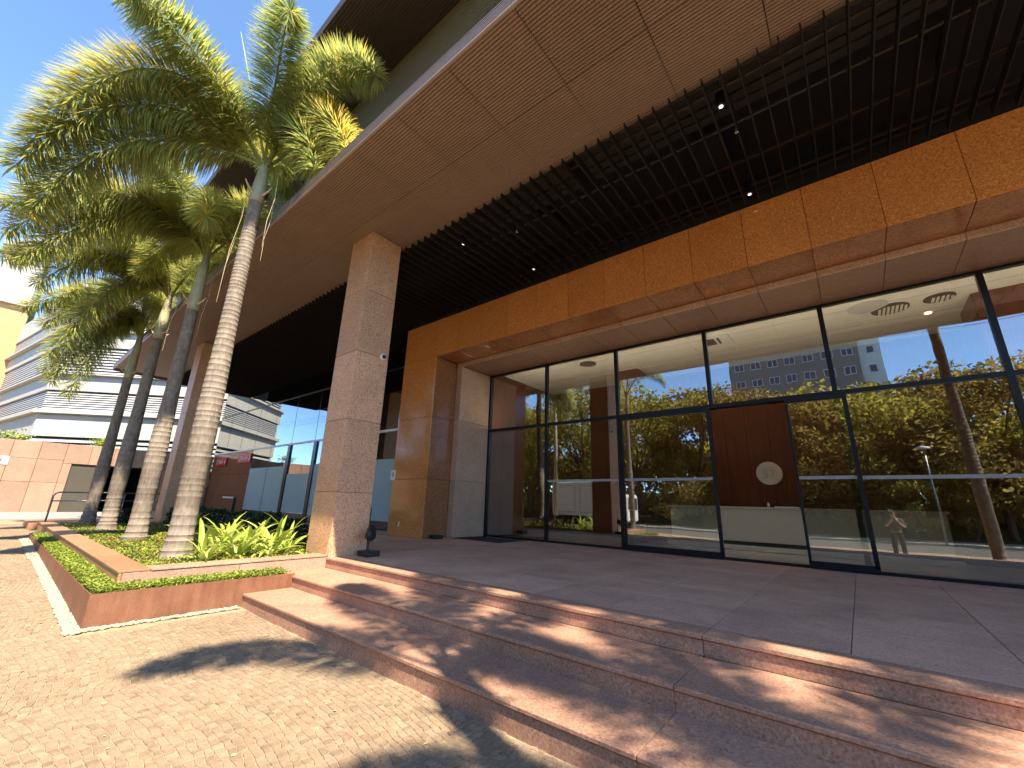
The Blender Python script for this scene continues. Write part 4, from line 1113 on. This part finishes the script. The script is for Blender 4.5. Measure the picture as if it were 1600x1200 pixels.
def street():
    G = 'park trees across the street mirrored in the glass'
    spec = [(-31, -21, 11, 4.6, 'tree_leaf', 'yellow green park tree mirrored far left near the white truck'), (-24.5, -22, 12.5, 5, 'tree_leaf', 'tall yellow green park tree mirrored behind the pale pole'), (-17, -20.5, 10.2, 4.8, 'tree_leaf', 'broad yellow green tree mirrored in the left sliding door'),
            (-11.5, -22.5, 10.5, 4.2, 'tree_leaf', 'dense leafy park tree mirrored beside the open doorway'), (-6.5, -23, 10.5, 4.5, 'tree_leaf_brown', 'olive brown park tree mirrored behind the open doorway'), (-2.2, -20.8, 8.8, 4.2, 'tree_leaf_brown', 'brownish sparse park tree mirrored right of the doorway'),
            (2.5, -22, 9.5, 4.6, 'tree_leaf', 'spreading park tree mirrored in the widest right pane'), (7.5, -21, 9.6, 4.6, 'tree_leaf_brown', 'brown green park tree mirrored at the right end of the glass'), (13, -22, 10, 5, 'tree_leaf', 'green park tree mirrored beyond the right end of the glass'),
            (-38, -22, 9.5, 5, 'tree_leaf', 'round park tree mirrored in the side glazing'), (-46, -25, 12, 5.5, 'tree_leaf', 'large park tree mirrored low in the side glazing'), (-54, -20, 8, 4.5, 'tree_leaf_brown', 'low park tree mirrored at the left of the side glazing')]
    for i, (x, y, h, r, mat, lab) in enumerate(spec): tree('park_tree', lab, x, y, -.4, h*1.22, r*1.12, mat, G, 12000, .36, i+1)
    G3 = 'taller trees at the back of the mirrored park'
    for i, (x, h, lab) in enumerate(((-40, 15, 'tall back tree mirrored left of the white truck'), (-27, 16, 'tall back tree mirrored above the white truck'), (-14, 13.5, 'tall back tree mirrored above the left sliding door'), (-3, 12.5, 'tall back tree mirrored below the apartment windows'), (8, 14, 'tall back tree mirrored at the right end of the widest pane'), (19, 14, 'tall back tree mirrored past the last mullion'))):
        tree('park_tree', lab, x, -36, 1.5, h, 7.0, 'tree_leaf' if i % 2 else 'tree_leaf_brown', G3, 7000, .62, 70+i)
    for i, (x, y, h, r, lab) in enumerate(((2.6, -17.2, 3.6, 1.5, 'bushy green conifer shrub mirrored in the right pane'), (-12.2, -17.5, 4.2, 2.0, 'golden bush mirrored inside the left sliding door'), (5.5, -18.5, 3.2, 1.9, 'golden brown bush mirrored at the right pane edge'))):
        tree('street_bush', lab, x, y, -.5, h, r, 'tree_leaf' if i == 0 else 'tree_leaf_brown', 'bushes on the opposite pavement', 1900, .2, 40+i, .15)
    # hedge line closing the park
    m = MB(); pts = []
    for _ in range(26000): pts.append((random.uniform(-75, 40), -27.5+random.gauss(0, 1.6), .0+random.random()**.9*7.5))
    scatter_leaves(m, pts, .75, .9, (.0, 1.0)); props(m.build('park_thicket', 'tree_leaf', tint=True), kind='stuff')
    # apartment block
    ap = thing('apartment_block', 'brown grey apartment block with white windows mirrored above the doorway', 'building', (-6, -62, 0))
    MB().box(-14.5, 3.6, -78, -58.4, -1, 31).build('wall', 'apt_grey', ap); MB().box(3.61, 6.2, -76, -58.9, -1, 29).build('white_stair_wall', 'apt_white', ap); MB().box(-15, 4.0, -78.4, -58.0, 31, 31.5).build('roof', 'apt_white', ap)
    for fl in range(9):
        z = 3.2+fl*3.05
        for k in range(7):
            x = -13.6+k*2.5
            f = MB(); f.box(x, x+1.5, -58.40, -58.33, z, z+1.3); f = f.build('window', 'apt_white', ap); MB().box(x+.1, x+.7, -58.33, -58.31, z+.1, z+1.2).build('pane', 'apt_pane', f); MB().box(x+.8, x+1.4, -58.33, -58.31, z+.1, z+1.2).build('pane', 'apt_pane', f)
        f = MB().box(4.5, 5.4, -58.9, -58.85, z, z+1.2).build('window', 'slat_grey', ap); MB().box(4.6, 5.3, -58.85, -58.83, z+.1, z+1.1).build('pane', 'apt_pane', f)
    # utility pole with wires
    p = thing('utility_pole', 'tall pale concrete utility pole with a crossarm mirrored in the left panes', 'pole', (-16.9, -4.8, -.5))
    MB().tube([(-16.9, -4.8, -.7), (-16.9, -4.8, 11.5)], [.16, .10], 12).build('pole_shaft', 'pale_trunk', p, smooth=True); MB().box(-17.0, -16.8, -5.9, -3.7, 10.4, 10.52).build('crossarm', 'pale_trunk', p)
    for yy in (-5.7, -4.8, -3.9): MB().tube([(-60, yy, 10.2), (-38, yy, 9.6), (-16.9, yy, 10.56), (5, yy, 9.6), (30, yy, 10.4)], .012, 5).build('wire', 'wire_black', p)
    # street lamp
    l = thing('street_lamp', 'slim street lamp with a flat pale head mirrored in the right pane', 'street lamp', (3.6, -14.0, -.5))
    MB().tube([(3.6, -14.0, -.6), (3.6, -14.0, 4.9)], [.06, .045], 10).build('lamp_post', 'grey_metal', l, smooth=True); MB().lathe((3.6, -14.0, 4.9), [(.08, 0), (.34, .06), (.30, .14), (.05, .2)], 16).build('lamp_head', 'white_paint', l)
    # parked box truck
    t = thing('box_truck', 'white box truck parked across the street mirrored low in the left panes', 'truck', (-17.3, -9.6, -.69))
    b = MB().cbox(-19.9, -15.0, -11.2, -8.9, .25, 2.85, .04).build('cargo_box', 'truck_white', t)
    for (x0, x1) in ((-19.6, -17.7), (-17.3, -15.3)):
        f = MB(); f.box(x0, x1, -8.895, -8.87, 2.5, 2.56); f.box(x0, x1, -8.895, -8.87, .5, .56); f.box(x0, x0+.06, -8.895, -8.87, .56, 2.5); f.box(x1-.06, x1, -8.895, -8.87, .56, 2.5); f.build('door_frame', 'slat_grey', b)
    MB().cbox(-14.95, -13.3, -11.1, -9.0, -.1, 1.9, .12).build('cab', 'truck_white', t); MB().box(-14.5, -13.6, -8.998, -8.985, .9, 1.6).build('side_window', 'apt_pane', t); MB().box(-13.3, -13.285, -10.9, -9.2, .8, 1.65).build('windscreen', 'apt_pane', t)
    MB().box(-19.8, -13.5, -10.9, -9.2, -.15, .24).build('chassis', 'black_plastic', t)
    for x in (-18.6, -14.2):
        for y in (-9.1, -11.1): MB().lathe((x, y, -.27), [(.25, 0), (.42, .02), (.42, .22), (.25, .24)], 20, 'Y').build('wheel', 'tyre', t)
street()

# ================================================================== the photographer, mirrored in the glass
def person():
    o = thing('person', 'standing person in grey shirt and black trousers mirrored in the right pane', 'person', (.95, -.5, -.55))
    def skin(name, verts, edges, radii, mat, parent, root=0):
        me = bpy.data.meshes.new(name); me.from_pydata(verts, edges, []); ob = bpy.data.objects.new(name, me); COL.objects.link(ob)
        md = ob.modifiers.new('s', 'SKIN'); sv = me.skin_vertices[0].data
        for v, r in zip(sv, radii): v.radius = r if isinstance(r, tuple) else (r, r)
        sv[root].use_root = True
        ob.modifiers.new('u', 'SUBSURF').levels = 2
        dg = bpy.context.evaluated_depsgraph_get(); m2 = bpy.data.meshes.new_from_object(ob.evaluated_get(dg)); bpy.data.objects.remove(ob); m2.materials.clear(); m2.materials.append(MATS[mat]); m2.polygons.foreach_set('use_smooth', [True]*len(m2.polygons)); m2.name = name
        return meshobj(name, m2, parent, W[parent.name])
    V = [(0, 0, .93), (0, .02, 1.12), (0, .02, 1.33), (0, .0, 1.45), (0, .03, 1.55), (0, .05, 1.66), (0, .04, 1.73),
         (-.19, .0, 1.40), (-.25, .10, 1.17), (-.12, .30, 1.32), (-.05, .36, 1.40), (.19, 0, 1.40), (.26, .08, 1.17), (.14, .30, 1.30), (.06, .36, 1.40),
         (-.10, 0, .88), (-.11, .02, .50), (-.12, -.02, .09), (-.12, .10, .04), (.10, 0, .88), (.12, .02, .50), (.13, -.02, .09), (.13, .10, .04)]
    E_ = [(0, 1), (1, 2), (2, 3), (3, 4), (4, 5), (5, 6), (2, 7), (7, 8), (8, 9), (9, 10), (2, 11), (11, 12), (12, 13), (13, 14), (0, 15), (15, 16), (16, 17), (17, 18), (0, 19), (19, 20), (20, 21), (21, 22)]
    Rr = [(.15, .11), (.14, .10), (.16, .11), .07, .058, (.082, .098), (.06, .07), .062, .045, .036, .03, .062, .045, .036, .03, .088, .062, .045, .035, .088, .062, .045, .035]
    skin('body', V, E_, Rr, 'skin', o)
    sv = [V[i] for i in (0, 1, 2, 7, 8, 11, 12)]; skin('shirt', sv, [(0, 1), (1, 2), (2, 3), (3, 4), (2, 5), (5, 6)], [(.17, .13), (.16, .12), (.18, .13), .08, .065, .08, .065], 'shirt_grey', o)
    tv = [(0, 0, .95)]+[V[i] for i in (15, 16)]+[(-.12, -.02, .10)]+[V[i] for i in (19, 20)]+[(.13, -.02, .10)]
    skin('trousers', tv, [(0, 1), (1, 2), (2, 3), (0, 4), (4, 5), (5, 6)], [(.155, .12), .10, .08, .07, .10, .08, .07], 'trousers_black', o)
    skin('hair', [(0, .0, 1.72), (0, -.03, 1.66), (0, .05, 1.765)], [(0, 1), (0, 2)], [.088, .085, .06], 'hair_dark', o)
    for sx in (-1, 1):
        for k in range(5):
            f = MB(); bx = sx*.055; f.tube([(bx+.95, -.5+.37, -.55+1.385+k*.017), (bx*.6+.95, -.5+.41, -.55+1.39+k*.017), (bx*.25+.95, -.5+.415, -.55+1.392+k*.017)], [.009, .0085, .007], 6); f.build('finger', 'skin', o, smooth=True)
    ph = MB().cbox(.95-.04, .95+.04, -.5+.40, -.5+.408, -.55+1.36, -.55+1.50, .003).build('phone', 'black_plastic'); props(ph, 'dark phone held up by the standing person mirrored in the glass', 'phone')
person()
